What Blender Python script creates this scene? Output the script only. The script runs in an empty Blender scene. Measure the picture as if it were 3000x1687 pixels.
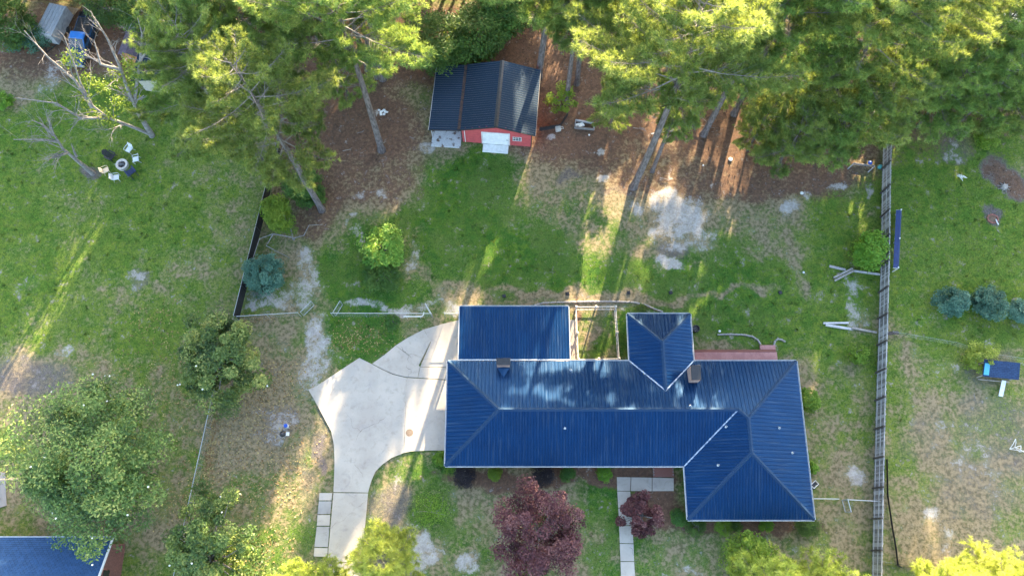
import bpy, math, random
import numpy as np
from mathutils import Vector, Matrix

# ------------------------------------------------------------------ camera, sky, sun, exposure
SC = bpy.context.scene
COL = SC.collection
CAM_H, CAM_F, CAM_T = 66.0, 2290.0, math.radians(18)       # drone height, focal length (px of 3000), tilt off nadir
cd = bpy.data.cameras.new('camera'); cam = bpy.data.objects.new('camera', cd); COL.objects.link(cam)
cam.location = (0, 0, CAM_H); cam.rotation_euler = (CAM_T, 0, 0)
cd.sensor_width = 36; cd.lens = 36 * CAM_F / 3000; cd.clip_end = 3000
SC.camera = cam
SUN_EL, SUN_AZ = math.radians(15.0), math.radians(17)      # sun low behind the woods, azimuth from +Y towards +X
W = bpy.data.worlds.new('World'); SC.world = W; W.use_nodes = True
wn = W.node_tree.nodes; wl = W.node_tree.links; wn.clear()
sky = wn.new('ShaderNodeTexSky'); sky.sky_type = 'NISHITA'; sky.sun_disc = False
sky.sun_elevation = SUN_EL; sky.sun_rotation = SUN_AZ; sky.air_density = 1.0; sky.dust_density = 2.6; sky.ozone_density = 1.0
bg = wn.new('ShaderNodeBackground'); bg.inputs[1].default_value = 0.14
wo = wn.new('ShaderNodeOutputWorld'); wl.new(sky.outputs[0], bg.inputs[0]); wl.new(bg.outputs[0], wo.inputs[0])
sd = bpy.data.lights.new('sun', 'SUN'); sun = bpy.data.objects.new('sun', sd); COL.objects.link(sun)
sd.energy = 5.0; sd.angle = math.radians(0.5); sd.color = (1.0, 0.80, 0.52)
sdir = Vector((math.sin(SUN_AZ) * math.cos(SUN_EL), math.cos(SUN_AZ) * math.cos(SUN_EL), math.sin(SUN_EL)))
sun.rotation_euler = sdir.to_track_quat('Z', 'Y').to_euler()
SC.view_settings.view_transform = 'Standard'; SC.view_settings.look = 'None'
SC.view_settings.exposure = 3.1; SC.view_settings.gamma = 1.0
SC.cycles.max_bounces = 4; SC.cycles.diffuse_bounces = 2; SC.cycles.glossy_bounces = 2; SC.cycles.transmission_bounces = 2; SC.cycles.transparent_max_bounces = 6
R = math.radians

# ------------------------------------------------------------------ helpers
def at(px, py, z=0.0):
    """survey point: pixel of the 3000 px photograph -> metres on the horizontal plane z"""
    u, v = (px - 1500) / CAM_F, (843.5 - py) / CAM_F
    d = Vector((u, v * math.cos(CAM_T) + math.sin(CAM_T), v * math.sin(CAM_T) - math.cos(CAM_T)))
    t = (z - CAM_H) / d.z
    return Vector((d.x * t, d.y * t, z))
def at2(x, y, z=0.0): return at(x * 1.16460, y * 1.16460, z)
def mpp(px, py, z=0.0): return (at(px + 1, py, z) - at(px, py, z)).length

def tag(o, label=None, cat=None, group=None, kind=None):
    if label: o['label'] = label
    if cat: o['category'] = cat
    if group: o['group'] = group
    if kind: o['kind'] = kind
    return o
def thing(name, label, cat, loc=(0, 0, 0), rz=0.0, group=None, rot=None, scale=1.0):
    o = bpy.data.objects.new(name, None); COL.objects.link(o)
    o.location = loc; o.rotation_euler = rot if rot else (0, 0, rz); o.scale = (scale,) * 3 if not isinstance(scale, tuple) else scale
    o.empty_display_size = 0.2
    return tag(o, label, cat, group)
def obj(name, me, m=None, parent=None, loc=None, rot=None, scale=None):
    o = bpy.data.objects.new(name, me); COL.objects.link(o)
    if m is not None and len(me.materials) == 0: me.materials.append(m)
    if parent is not None: o.parent = parent
    if loc is not None: o.location = loc
    if rot is not None: o.rotation_euler = rot
    if scale is not None: o.scale = scale
    return o
def copy_tree(o, parent=None):
    c = o.copy(); COL.objects.link(c); c.parent = parent
    for ch in o.children: copy_tree(ch, c)
    return c

def np_mesh(name, V, Fc, smooth=False):
    """fast mesh: V (n,3), Fc (m,k) all k-gons"""
    V = np.asarray(V, dtype=np.float32); Fc = np.asarray(Fc, dtype=np.int32)
    me = bpy.data.meshes.new(name); m, k = Fc.shape
    me.vertices.add(len(V)); me.vertices.foreach_set('co', V.ravel())
    me.loops.add(m * k); me.loops.foreach_set('vertex_index', Fc.ravel())
    me.polygons.add(m); me.polygons.foreach_set('loop_start', np.arange(0, m * k, k, dtype=np.int32))
    try: me.polygons.foreach_set('loop_total', np.full(m, k, dtype=np.int32))
    except Exception: pass
    if smooth: me.polygons.foreach_set('use_smooth', np.ones(m, dtype=bool))
    me.update(calc_edges=True); me.validate()
    return me

class MB:
    """collects shapes; build() links them as one mesh object"""
    def __init__(s): s.v = []; s.f = []
    def add(s, vs, fs):
        n = len(s.v); s.v += [tuple(p) for p in vs]; s.f += [tuple(i + n for i in f) for f in fs]; return s
    def box(s, x0, x1, y0, y1, z0, z1, M=None):
        vs = [Vector((x, y, z)) for z in (z0, z1) for y in (y0, y1) for x in (x0, x1)]
        if M: vs = [M @ p for p in vs]
        return s.add(vs, [(0, 2, 3, 1), (4, 5, 7, 6), (0, 1, 5, 4), (2, 6, 7, 3), (0, 4, 6, 2), (1, 3, 7, 5)])
    def bbox(s, x0, x1, y0, y1, z0, z1, b=0.02, M=None):
        """box with bevelled top edges"""
        vs = [(x0, y0, z0), (x1, y0, z0), (x1, y1, z0), (x0, y1, z0), (x0, y0, z1 - b), (x1, y0, z1 - b), (x1, y1, z1 - b), (x0, y1, z1 - b),
              (x0 + b, y0 + b, z1), (x1 - b, y0 + b, z1), (x1 - b, y1 - b, z1), (x0 + b, y1 - b, z1)]
        vs = [Vector(p) for p in vs]
        if M: vs = [M @ p for p in vs]
        fs = [(3, 2, 1, 0), (8, 9, 10, 11)]
        for i in range(4):
            j = (i + 1) % 4; fs += [(i, j, 4 + j, 4 + i), (4 + i, 4 + j, 8 + j, 8 + i)]
        return s.add(vs, fs)
    def bar(s, a, b, w, h=None):
        """square bar from a to b"""
        a, b = Vector(a), Vector(b); h = h or w; d = (b - a); L = d.length
        if L < 1e-6: return s
        d /= L; up = Vector((0, 0, 1)) if abs(d.z) < 0.95 else Vector((1, 0, 0))
        x = d.cross(up).normalized(); y = x.cross(d)
        vs = [p + x * sx * w / 2 + y * sy * h / 2 for p in (a, b) for sx, sy in ((-1, -1), (1, -1), (1, 1), (-1, 1))]
        return s.add(vs, [(0, 1, 2, 3), (7, 6, 5, 4), (0, 4, 5, 1), (1, 5, 6, 2), (2, 6, 7, 3), (3, 7, 4, 0)])
    def tube(s, pts, rad, n=6, cap=True):
        pts = [Vector(p) for p in pts]
        if not hasattr(rad, '__len__'): rad = [rad] * len(pts)
        rings = []; ref = Vector((0.31, 0.17, 0.93)).normalized()
        for i, p in enumerate(pts):
            d = (pts[min(i + 1, len(pts) - 1)] - pts[max(i - 1, 0)])
            if d.length < 1e-6: d = Vector((0, 0, 1))
            d.normalize(); x = d.cross(ref)
            if x.length < 0.1: x = d.cross(Vector((1, 0, 0)))
            x.normalize(); y = d.cross(x)
            rings.append([p + (x * math.cos(2 * math.pi * k / n) + y * math.sin(2 * math.pi * k / n)) * rad[i] for k in range(n)])
        vs = [p for r in rings for p in r]; fs = []
        for i in range(len(pts) - 1):
            for k in range(n):
                k2 = (k + 1) % n; fs.append((i * n + k, i * n + k2, (i + 1) * n + k2, (i + 1) * n + k))
        if cap: fs += [tuple(range(n))[::-1], tuple((len(pts) - 1) * n + k for k in range(n))]
        return s.add(vs, fs)
    def lathe(s, prof, n=20, c=(0, 0, 0), caps=True):
        """profile of (radius, z)"""
        vs = [(c[0] + r * math.cos(2 * math.pi * k / n), c[1] + r * math.sin(2 * math.pi * k / n), c[2] + z) for r, z in prof for k in range(n)]; fs = []
        for i in range(len(prof) - 1):
            for k in range(n):
                k2 = (k + 1) % n; fs.append((i * n + k, i * n + k2, (i + 1) * n + k2, (i + 1) * n + k))
        if caps: fs += [tuple(range(n))[::-1], tuple((len(prof) - 1) * n + k for k in range(n))]
        return s.add(vs, fs)
    def prism(s, poly, z0, z1):
        n = len(poly); vs = [(p[0], p[1], z0) for p in poly] + [(p[0], p[1], z1) for p in poly]
        return s.add(vs, [tuple(range(n))[::-1], tuple(range(n, 2 * n))] + [(i, (i + 1) % n, n + (i + 1) % n, n + i) for i in range(n)])
    def mesh(s, name, smooth=False):
        me = bpy.data.meshes.new(name); me.from_pydata([tuple(p) for p in s.v], [], s.f)
        if smooth: me.polygons.foreach_set('use_smooth', [True] * len(me.polygons))
        me.update(); return me
    def build(s, name, m, parent=None, loc=None, rot=None, smooth=False): return obj(name, s.mesh(name, smooth), m, parent, loc, rot)

def xf(loc=(0, 0, 0), rz=0.0, rx=0.0, ry=0.0):
    return Matrix.Translation(loc) @ Matrix.Rotation(rz, 4, 'Z') @ Matrix.Rotation(ry, 4, 'Y') @ Matrix.Rotation(rx, 4, 'X')

# ------------------------------------------------------------------ materials
def M_new(name):
    m = bpy.data.materials.new(name); m.use_nodes = True
    nt = m.node_tree; nt.nodes.clear()
    return m, nt.nodes, nt.links
def nd(N, t, **kw):
    n = N.new(t)
    for k, v in kw.items(): setattr(n, k, v)
    return n
def mixc(N, L, fac, a, b, mode='MIX'):
    n = N.new('ShaderNodeMix'); n.data_type = 'RGBA'; n.blend_type = mode
    for sock, val in ((n.inputs[0], fac), (n.inputs[6], a), (n.inputs[7], b)):
        if hasattr(val, 'is_output'): L.new(val, sock)
        elif isinstance(val, (int, float)): sock.default_value = val
        else: sock.default_value = (*val[:3], 1)
    return n.outputs[2]
def mth(N, L, op, a, b=None, c=None, clamp=False):
    n = N.new('ShaderNodeMath'); n.operation = op; n.use_clamp = clamp
    for i, val in enumerate((a, b, c)):
        if val is None: continue
        if hasattr(val, 'is_output'): L.new(val, n.inputs[i])
        else: n.inputs[i].default_value = val
    return n.outputs[0]
def noise(N, L, vec, scale, detail=4, rough=0.6, dist=0.0):
    n = N.new('ShaderNodeTexNoise'); n.inputs['Scale'].default_value = scale; n.inputs['Detail'].default_value = detail
    n.inputs['Roughness'].default_value = rough; n.inputs['Distortion'].default_value = dist
    if vec is not None: L.new(vec, n.inputs['Vector'])
    return n.outputs[0]
def smooth(N, L, x, lo, hi):
    n = N.new('ShaderNodeMapRange'); n.interpolation_type = 'SMOOTHSTEP'; L.new(x, n.inputs[0])
    for i, v in ((1, lo), (2, hi)):
        if hasattr(v, 'is_output'): L.new(v, n.inputs[i])
        else: n.inputs[i].default_value = v
    return n.outputs[0]
def finish(N, L, col, rough=0.7, metal=0.0, bump=None, bstr=0.3, bdist=0.02, spec=0.5, coat=0.0, tint=None):
    p = N.new('ShaderNodeBsdfPrincipled'); o = N.new('ShaderNodeOutputMaterial')
    for sock, val in ((p.inputs['Base Color'], col), (p.inputs['Roughness'], rough)):
        if hasattr(val, 'is_output'): L.new(val, sock)
        elif isinstance(val, (int, float)): sock.default_value = val
        else: sock.default_value = (*val[:3], 1)
    p.inputs['Metallic'].default_value = metal; p.inputs['Specular IOR Level'].default_value = spec; p.inputs['Coat Weight'].default_value = coat
    if tint: p.inputs['Specular Tint'].default_value = (*tint, 1)
    if bump is not None:
        b = N.new('ShaderNodeBump'); b.inputs['Strength'].default_value = bstr; b.inputs['Distance'].default_value = bdist
        L.new(bump, b.inputs['Height']); L.new(b.outputs[0], p.inputs['Normal'])
    L.new(p.outputs[0], o.inputs[0]); return p
def mat(name, a, b=None, scale=6.0, rough=0.7, metal=0.0, spec=0.5, bstr=0.25, detail=5, lo=0.35, hi=0.65, coord='Object', stretch=None, coat=0.0, vary=0.0):
    """worn surface: two tones broken up by noise, with fine relief"""
    m, N, L = M_new(name); tc = nd(N, 'ShaderNodeTexCoord').outputs[coord]
    if coord == 'World': tc = None
    if stretch:
        mp = N.new('ShaderNodeMapping'); mp.inputs['Scale'].default_value = stretch; L.new(tc, mp.inputs[0]); tc = mp.outputs[0]
    b = b or tuple(c * 0.75 for c in a)
    f = noise(N, L, tc, scale, detail)
    if vary: f = mth(N, L, 'ADD', f, mth(N, L, 'MULTIPLY_ADD', nd(N, 'ShaderNodeObjectInfo').outputs['Random'], vary, -vary / 2))
    fac = smooth(N, L, f, lo, hi)
    fine = noise(N, L, tc, scale * 7, 3)
    c = mixc(N, L, fac, a, b); c = mixc(N, L, mth(N, L, 'MULTIPLY', smooth(N, L, fine, 0.4, 0.75), 0.35), c, tuple(x * 0.6 for x in b))
    finish(N, L, c, rough, metal, fine, bstr, 0.02, spec, coat); return m
def leafmat(name, cols, trans=0.3, rough=0.6, tcol=None):
    """leaf: colour differs from leaf to leaf, light passes through"""
    m, N, L = M_new(name); g = nd(N, 'ShaderNodeNewGeometry'); oi = nd(N, 'ShaderNodeObjectInfo')
    tn = nd(N, 'ShaderNodeAttribute', attribute_name='tone').outputs['Fac']
    r = N.new('ShaderNodeValToRGB'); L.new(mth(N, L, 'MULTIPLY_ADD', mth(N, L, 'SUBTRACT', g.outputs['Random Per Island'], 0.5), 0.45, tn, True), r.inputs[0])
    e = r.color_ramp.elements
    for i, c in enumerate(cols):
        q = e[i] if i < 2 else e.new(1.0)
        q.position = i / (len(cols) - 1); q.color = (*c, 1)
    hs = N.new('ShaderNodeHueSaturation'); L.new(r.outputs[0], hs.inputs['Color'])
    L.new(mth(N, L, 'MULTIPLY_ADD', oi.outputs['Random'], 0.35, 0.82), hs.inputs['Value'])
    L.new(mth(N, L, 'MULTIPLY_ADD', oi.outputs['Random'], 0.03, 0.485), hs.inputs['Hue'])
    c = hs.outputs[0]
    p = N.new('ShaderNodeBsdfPrincipled'); L.new(c, p.inputs['Base Color']); p.inputs['Roughness'].default_value = rough; p.inputs['Specular IOR Level'].default_value = 0.35
    t = N.new('ShaderNodeBsdfTranslucent'); tc = mixc(N, L, 0.5, c, tcol or (0.5, 0.55, 0.08), 'MIX') if tcol is not False else c
    L.new(tc, t.inputs[0])
    mx = N.new('ShaderNodeMixShader'); mx.inputs[0].default_value = trans
    L.new(p.outputs[0], mx.inputs[1]); L.new(t.outputs[0], mx.inputs[2])
    o = N.new('ShaderNodeOutputMaterial'); L.new(mx.outputs[0], o.inputs[0]); return m

MT = {}
MT['bark'] = mat('pine_bark', (0.20, 0.17, 0.165), (0.085, 0.07, 0.065), 2.2, 0.95, bstr=0.9, stretch=(3, 3, 0.8))
MT['greybark'] = mat('grey_bark', (0.30, 0.27, 0.24), (0.17, 0.15, 0.135), 5, 0.95, bstr=0.5)
MT['deadwood'] = mat('dead_wood', (0.30, 0.28, 0.265), (0.17, 0.155, 0.145), 5, 0.95, bstr=0.5)
MT['pine'] = leafmat('pine_needles', [(0.018, 0.052, 0.018), (0.095, 0.195, 0.044), (0.250, 0.350, 0.082), (0.500, 0.530, 0.150)], 0.34)
MT['pine_sun'] = leafmat('pine_new_growth_sunlit', [(0.150, 0.210, 0.040), (0.320, 0.390, 0.065), (0.480, 0.540, 0.100), (0.620, 0.640, 0.180)], 0.38)  # new growth, ramp also lightened so the front pines look sunlit
MT['broad'] = leafmat('broad_leaves', [(0.016, 0.060, 0.012), (0.045, 0.125, 0.020), (0.110, 0.210, 0.035)], 0.3)
MT['lime'] = leafmat('lime_leaves', [(0.060, 0.160, 0.012), (0.120, 0.250, 0.018), (0.220, 0.320, 0.030)], 0.35)
MT['yellowleaf'] = leafmat('yellow_green_leaves', [(0.07, 0.15, 0.018), (0.20, 0.29, 0.030), (0.42, 0.47, 0.09)], 0.35)
MT['magnolia'] = leafmat('magnolia_leaves', [(0.014, 0.045, 0.012), (0.045, 0.105, 0.024), (0.165, 0.255, 0.058), (0.48, 0.48, 0.13)], 0.30, 0.4)
MT['maple'] = leafmat('purple_maple_leaves', [(0.026, 0.009, 0.013), (0.105, 0.036, 0.044), (0.280, 0.140, 0.125)], 0.3, 0.6, (0.35, 0.09, 0.07))
MT['cedar'] = leafmat('blue_green_leaves', [(0.025, 0.085, 0.055), (0.070, 0.170, 0.115), (0.160, 0.285, 0.190)], 0.2, 0.6, (0.15, 0.3, 0.15))
MT['darkshrub'] = leafmat('dark_purple_leaves', [(0.012, 0.010, 0.014), (0.025, 0.018, 0.022), (0.05, 0.035, 0.03)], 0.1, 0.6, False)
MT['loquat'] = leafmat('loquat_leaves', [(0.035, 0.110, 0.014), (0.120, 0.240, 0.025), (0.400, 0.470, 0.090)], 0.35)
MT['petal'] = mat('white_petal', (0.85, 0.83, 0.74), (0.7, 0.66, 0.5), 9, 0.6)

# ------------------------------------------------------------------ ground: one sheet out to the horizon
def vnoise(x, y, seed, sc):
    """smooth value noise on a lattice"""
    rs = np.random.RandomState(seed); tab = rs.rand(256, 256)
    X, Y = x / sc + 1000.3, y / sc + 1000.7
    xi, yi = np.floor(X).astype(int), np.floor(Y).astype(int); fx, fy = X - xi, Y - yi
    fx = fx * fx * (3 - 2 * fx); fy = fy * fy * (3 - 2 * fy)
    g = lambda a, b: tab[a % 256, b % 256]
    return (g(xi, yi) * (1 - fx) + g(xi + 1, yi) * fx) * (1 - fy) + (g(xi, yi + 1) * (1 - fx) + g(xi + 1, yi + 1) * fx) * fy
def fbm(x, y, seed, sc, o=4):
    s = 0; a = 1; t = 0
    for i in range(o): s = s + a * vnoise(x, y, seed + i * 7, sc / 2 ** i); t += a; a *= 0.55
    return s / t
xs = np.concatenate([np.array([-900, -500, -260, -150, -95, -70]), np.arange(-54, 54.01, 0.24), np.array([70, 95, 150, 260, 500, 900])])
ys = np.concatenate([np.array([-700, -300, -120, -50, -20]), np.arange(-6, 56.01, 0.24), np.array([70, 90, 120, 200, 400, 900])])
GX, GY = np.meshgrid(xs, ys)
wx = GX + (fbm(GX, GY, 3, 3.0) - 0.5) * 3.2; wy = GY + (fbm(GX, GY, 41, 3.0) - 0.5) * 3.2       # warped coordinates: ragged patch edges
def blob(F, lst, soft=0.5, k=1.0):
    for x, y, rx, ry, val in lst:
        c = at2(x, y); s = mpp(x * 1.1646, y * 1.1646) * 1.1646
        d = np.sqrt(((wx - c.x) / (rx * s)) ** 2 + ((wy - c.y) / (ry * s * 1.06)) ** 2)
        w = np.clip((1 + soft - d) / (2 * soft), 0, 1); w = w * w * (3 - 2 * w) * k
        F = F * (1 - w) + val * w
    return F
gG = np.full(GX.shape, 0.42)
gG = blob(gG, [
    (300, 420, 420, 330, 0.80), (120, 700, 330, 230, 0.68), (420, 800, 260, 170, 0.62), (560, 560, 110, 240, 0.52), (640, 700, 60, 160, 0.50),
    (100, 960, 240, 90, 0.22), (420, 1000, 180, 90, 0.46), (450, 1150, 120, 160, 0.48), (640, 900, 120, 90, 0.25), (640, 1190, 60, 45, 0.72), (620, 1080, 130, 110, 0.12), (680, 1290, 120, 70, 0.40),
    (2400, 620, 260, 300, 0.90), (2300, 900, 110, 130, 0.72), (2290, 1050, 60, 200, 0.72), (2450, 960, 150, 110, 0.45), (2440, 1220, 180, 200, 0.14), (2540, 1300, 70, 110, 0.55), (2480, 1090, 120, 60, 0.55),
    (860, 330, 170, 170, 0.10), (1000, 470, 170, 90, 0.16), (1700, 370, 400, 150, 0.08), (1480, 500, 220, 120, 0.34), (1800, 520, 250, 70, 0.12), (1150, 700, 90, 60, 0.40),
    (1190, 480, 100, 95, 0.97), (1150, 590, 130, 75, 0.95), (1240, 680, 140, 70, 0.92), (1480, 500, 190, 110, 0.30), (1560, 560, 150, 60, 0.24), (1010, 590, 90, 60, 0.55), (900, 680, 85, 95, 0.95), (950, 740, 120, 40, 0.85),
    (1400, 640, 150, 70, 0.80), (1530, 690, 330, 40, 0.88), (1900, 690, 200, 60, 0.90), (2120, 620, 70, 160, 0.95), (1850, 790, 200, 70, 0.93), (2080, 850, 100, 90, 0.86), (1640, 590, 120, 40, 0.45), (1920, 600, 110, 50, 0.50), (1500, 590, 60, 60, 0.35),
    (920, 845, 95, 60, 0.95), (1120, 740, 60, 30, 0.30), (1020, 880, 60, 30, 0.55),
    (2020, 960, 50, 60, 0.25), (2130, 1000, 80, 90, 0.55), (2120, 1120, 80, 70, 0.50), (2120, 1320, 90, 90, 0.32),
    (1060, 1250, 140, 90, 0.40), (1100, 1290, 50, 45, 0.75), (1520, 1280, 70, 110, 0.55), (1800, 1400, 200, 70, 0.34), (1050, 1180, 60, 30, 0.55),
    (1390, 742, 130, 10, 0.15), (1620, 742, 130, 10, 0.15), (1860, 738, 110, 9, 0.3), (2000, 660, 14, 90, 0.25), (560, 340, 160, 200, 0.6), (60, 180, 80, 110, 0.3),
    (1500, 850, 34, 56, 0.28), (1508, 800, 14, 16, 0.85), (1515, 860, 18, 24, 0.97), (1500, 880, 16, 18, 0.9), (1580, 830, 40, 60, 0.75), (1800, 870, 70, 25, 0.3)], 0.55)
gG = np.clip(gG + 0.07 + (fbm(GX, GY, 9, 5.0) - 0.5) * 0.75 + (fbm(GX, GY, 19, 1.5, 3) - 0.5) * 0.6, 0, 1)
gS = np.zeros(GX.shape)
gS = blob(gS, [(860, 330, 200, 170, 0.95), (930, 460, 130, 70, 0.65), (800, 520, 60, 90, 0.7), (1500, 280, 300, 140, 0.95), (1800, 330, 420, 130, 1.0), (1880, 440, 300, 70, 0.85), (1650, 420, 130, 70, 0.65), (250, 100, 420, 110, 0.85), (1100, 100, 900, 110, 1.0), (2300, 170, 420, 190, 0.95),
                 (1420, 1200, 320, 26, 1.0), (1650, 1275, 70, 55, 1.0), (1890, 1320, 190, 22, 0.95), (1440, 835, 9, 75, 0.9), (2525, 440, 36, 50, 0.85)], 0.4)
gS = np.where(GY > 52, np.maximum(gS, 0.95), gS)
gW = np.zeros(GX.shape)
gW = blob(gW, [(1620, 527, 17, 24, 1), (1700, 520, 50, 34, 1), (1680, 512, 26, 14, .9), (1735, 560, 44, 40, 1), (1700, 580, 50, 22, .7), (1700, 600, 30, 26, .7), (1790, 600, 30, 24, .5), (1670, 645, 14, 14, .95), (1700, 652, 22, 8, .9), (1990, 525, 32, 16, 1), (2040, 490, 12, 18, .8), (2100, 460, 26, 14, .7), (2180, 480, 14, 16, .6), (2140, 760, 26, 50, .55), (2150, 800, 30, 26, .6), (2120, 700, 14, 14, .6),
                 (1395, 365, 14, 10, .9), (1515, 380, 7, 9, .95), (1525, 447, 12, 10, .95), (1700, 460, 5, 10, .9), (1780, 460, 7, 10, .9), (1060, 375, 22, 12, .8), (975, 490, 14, 14, .85), (900, 500, 20, 8, .5), (1020, 490, 14, 8, .6), (890, 555, 10, 12, .7), (965, 285, 10, 6, .8),
                 (690, 770, 80, 14, .7), (660, 740, 40, 30, .75), (760, 640, 14, 24, .75), (770, 680, 34, 40, .6), (750, 730, 60, 36, .55), (790, 850, 26, 40, .9), (785, 920, 40, 50, .75), (800, 985, 40, 40, .55), (970, 770, 110, 12, .75), (1120, 765, 50, 22, .6), (1040, 640, 12, 50, .6), (900, 590, 14, 12, .4),
                 (1065, 1390, 44, 40, .95), (1180, 1400, 32, 20, .8), (1740, 1440, 40, 10, .6), (2150, 1200, 30, 30, .75), (1030, 1330, 30, 24, .5), (690, 1090, 42, 42, .5), (320, 705, 26, 32, .4), (185, 690, 14, 10, .4), (75, 715, 20, 14, .35), (175, 880, 20, 16, .45), (430, 665, 22, 10, .3), (2330, 1290, 14, 24, .7), (2360, 1340, 26, 40, .35), (2380, 1100, 30, 20, .3), (2460, 1110, 40, 24, .35), (2400, 930, 40, 20, .3), (2500, 860, 14, 16, .6), (2460, 1170, 60, 50, .25), (2420, 350, 30, 12, .5), (2400, 385, 34, 14, .5), (125, 200, 26, 60, .45), (1580, 770, 120, 7, .35), (2330, 800, 40, 12, .35)], 0.45)
gD = np.zeros(GX.shape)      # grey earth and ash
gD = blob(gD, [(820, 1150, 10, 60, .9), (1700, 620, 46, 30, .6), (690, 1090, 50, 50, .55), (2525, 440, 44, 58, .95), (330, 705, 34, 34, .5), (2510, 1110, 130, 110, .45), (2330, 1110, 90, 60, .35), (2440, 1250, 120, 80, .4), (990, 1260, 70, 40, .6), (60, 940, 130, 50, .6), (1440, 445, 40, 14, .6), (1590, 470, 60, 16, .5), (2400, 370, 60, 40, .5), (1000, 900, 60, 16, .5), (820, 1060, 22, 70, .5), (235, 440, 26, 20, .85), (2497, 551, 22, 18, .8), (2500, 960, 50, 20, .4), (2500, 920, 60, 40, .5), (700, 900, 60, 60, .25), (770, 1200, 30, 110, .45)], 0.45)
nV = GX.size; idx = np.arange(nV).reshape(GX.shape)
quads = np.stack([idx[:-1, :-1], idx[:-1, 1:], idx[1:, 1:], idx[1:, :-1]], -1).reshape(-1, 4)
GZ = (fbm(GX, GY, 77, 2.2, 3) - 0.5) * 0.10 - 0.05
GZ = np.where((np.abs(GX) > 54) | (GY > 56) | (GY < -6), -0.06, GZ)
gme = np_mesh('ground', np.stack([GX, GY, GZ], -1).reshape(-1, 3), quads, True)
for nm, a in (('grass', gG), ('straw', gS), ('sand', gW), ('earth', gD)):
    at_ = gme.attributes.new(nm, 'FLOAT', 'POINT'); at_.data.foreach_set('value', a.astype(np.float32).ravel())
m, N, L = M_new('ground_soil_and_lawn')
pos = nd(N, 'ShaderNodeNewGeometry').outputs['Position']
A = {k: nd(N, 'ShaderNodeAttribute', attribute_name=k).outputs['Fac'] for k in ('grass', 'straw', 'sand', 'earth')}
n_big = noise(N, L, pos, 0.22, 4); n_mid = noise(N, L, pos, 0.9, 5, 0.65); n_s = noise(N, L, pos, 3.2, 5, 0.7); n_f = noise(N, L, pos, 9.0, 4, 0.7); n_ff = noise(N, L, pos, 20.0, 3, 0.7)
brk = mth(N, L, 'ADD', mth(N, L, 'MULTIPLY', n_mid, 0.45), mth(N, L, 'ADD', mth(N, L, 'MULTIPLY', n_s, 0.35), mth(N, L, 'MULTIPLY', n_f, 0.25)))   # ~0.52 mean
dry = mixc(N, L, smooth(N, L, n_s, 0.40, 0.62), (0.275, 0.215, 0.130), (0.115, 0.098, 0.052))
dry = mixc(N, L, mth(N, L, 'MULTIPLY', smooth(N, L, n_f, 0.45, 0.7), 0.55), dry, (0.330, 0.265, 0.170))
gr = mixc(N, L, smooth(N, L, n_mid, 0.36, 0.66), (0.038, 0.125, 0.016), (0.112, 0.180, 0.018))
gr = mixc(N, L, smooth(N, L, n_big, 0.42, 0.62), gr, mixc(N, L, smooth(N, L, n_s, 0.35, 0.65), (0.078, 0.150, 0.028), (0.14, 0.185, 0.035)))
sxp = N.new('ShaderNodeSeparateXYZ'); L.new(pos, sxp.inputs[0])
gr = mixc(N, L, mth(N, L, 'MULTIPLY', smooth(N, L, mth(N, L, 'ADD', mth(N, L, 'ABSOLUTE', sxp.outputs[0]), mth(N, L, 'MULTIPLY', n_mid, 8.0)), 22.0, 31.0), 0.65), gr, mixc(N, L, smooth(N, L, n_mid, 0.38, 0.62), (0.115, 0.195, 0.022), (0.200, 0.235, 0.036)))
gr = mixc(N, L, mth(N, L, 'MULTIPLY', smooth(N, L, n_s, 0.46, 0.62), 0.5), gr, (0.022, 0.072, 0.014))
gr = mixc(N, L, mth(N, L, 'MULTIPLY', smooth(N, L, n_f, 0.46, 0.66), 0.85), gr, (0.018, 0.055, 0.010))
gr = mixc(N, L, mth(N, L, 'MULTIPLY', smooth(N, L, n_ff, 0.52, 0.70), 0.65), gr, (0.175, 0.245, 0.070))
brk2 = mth(N, L, 'MULTIPLY', mth(N, L, 'SUBTRACT', brk, 0.525), 2.6)
def cover(k, amount=1.0, soft=0.22, mid=0.5):
    return smooth(N, L, mth(N, L, 'ADD', A[k], mth(N, L, 'MULTIPLY', brk2, amount)), mid - soft, mid + soft)
c = mixc(N, L, cover('grass', 1.0, 0.28), dry, gr)
ear = mixc(N, L, smooth(N, L, n_f, 0.35, 0.7), (0.150, 0.128, 0.122), (0.075, 0.060, 0.055)); ear = mixc(N, L, smooth(N, L, n_ff, 0.5, 0.7), ear, (0.24, 0.215, 0.20))
c = mixc(N, L, cover('earth', 0.8, 0.3), c, ear)
st = mixc(N, L, smooth(N, L, n_s, 0.35, 0.65), (0.165, 0.100, 0.066), (0.092, 0.057, 0.040)); st = mixc(N, L, mth(N, L, 'MULTIPLY', smooth(N, L, n_ff, 0.46, 0.72), 0.65), st, (0.235, 0.130, 0.080))
c = mixc(N, L, cover('straw', 1.3, 0.34), c, st)
sa = mixc(N, L, smooth(N, L, n_s, 0.3, 0.7), (0.50, 0.47, 0.43), (0.30, 0.27, 0.24)); sa = mixc(N, L, mth(N, L, 'MULTIPLY', smooth(N, L, n_ff, 0.5, 0.72), 0.5), sa, (0.28, 0.24, 0.22))
c = mixc(N, L, cover('sand', 2.3, 0.34, 0.62), c, sa)
finish(N, L, c, 0.95, 0, mth(N, L, 'ADD', n_f, mth(N, L, 'MULTIPLY', n_ff, 0.6)), 0.7, 0.07, 0.1)
ground = obj('ground', gme, m); tag(ground, kind='structure')
def gsample(F, x, y):
    i = np.clip(np.searchsorted(xs, x), 0, len(xs) - 1); j = np.clip(np.searchsorted(ys, y), 0, len(ys) - 1)
    return F[j, i]

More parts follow.
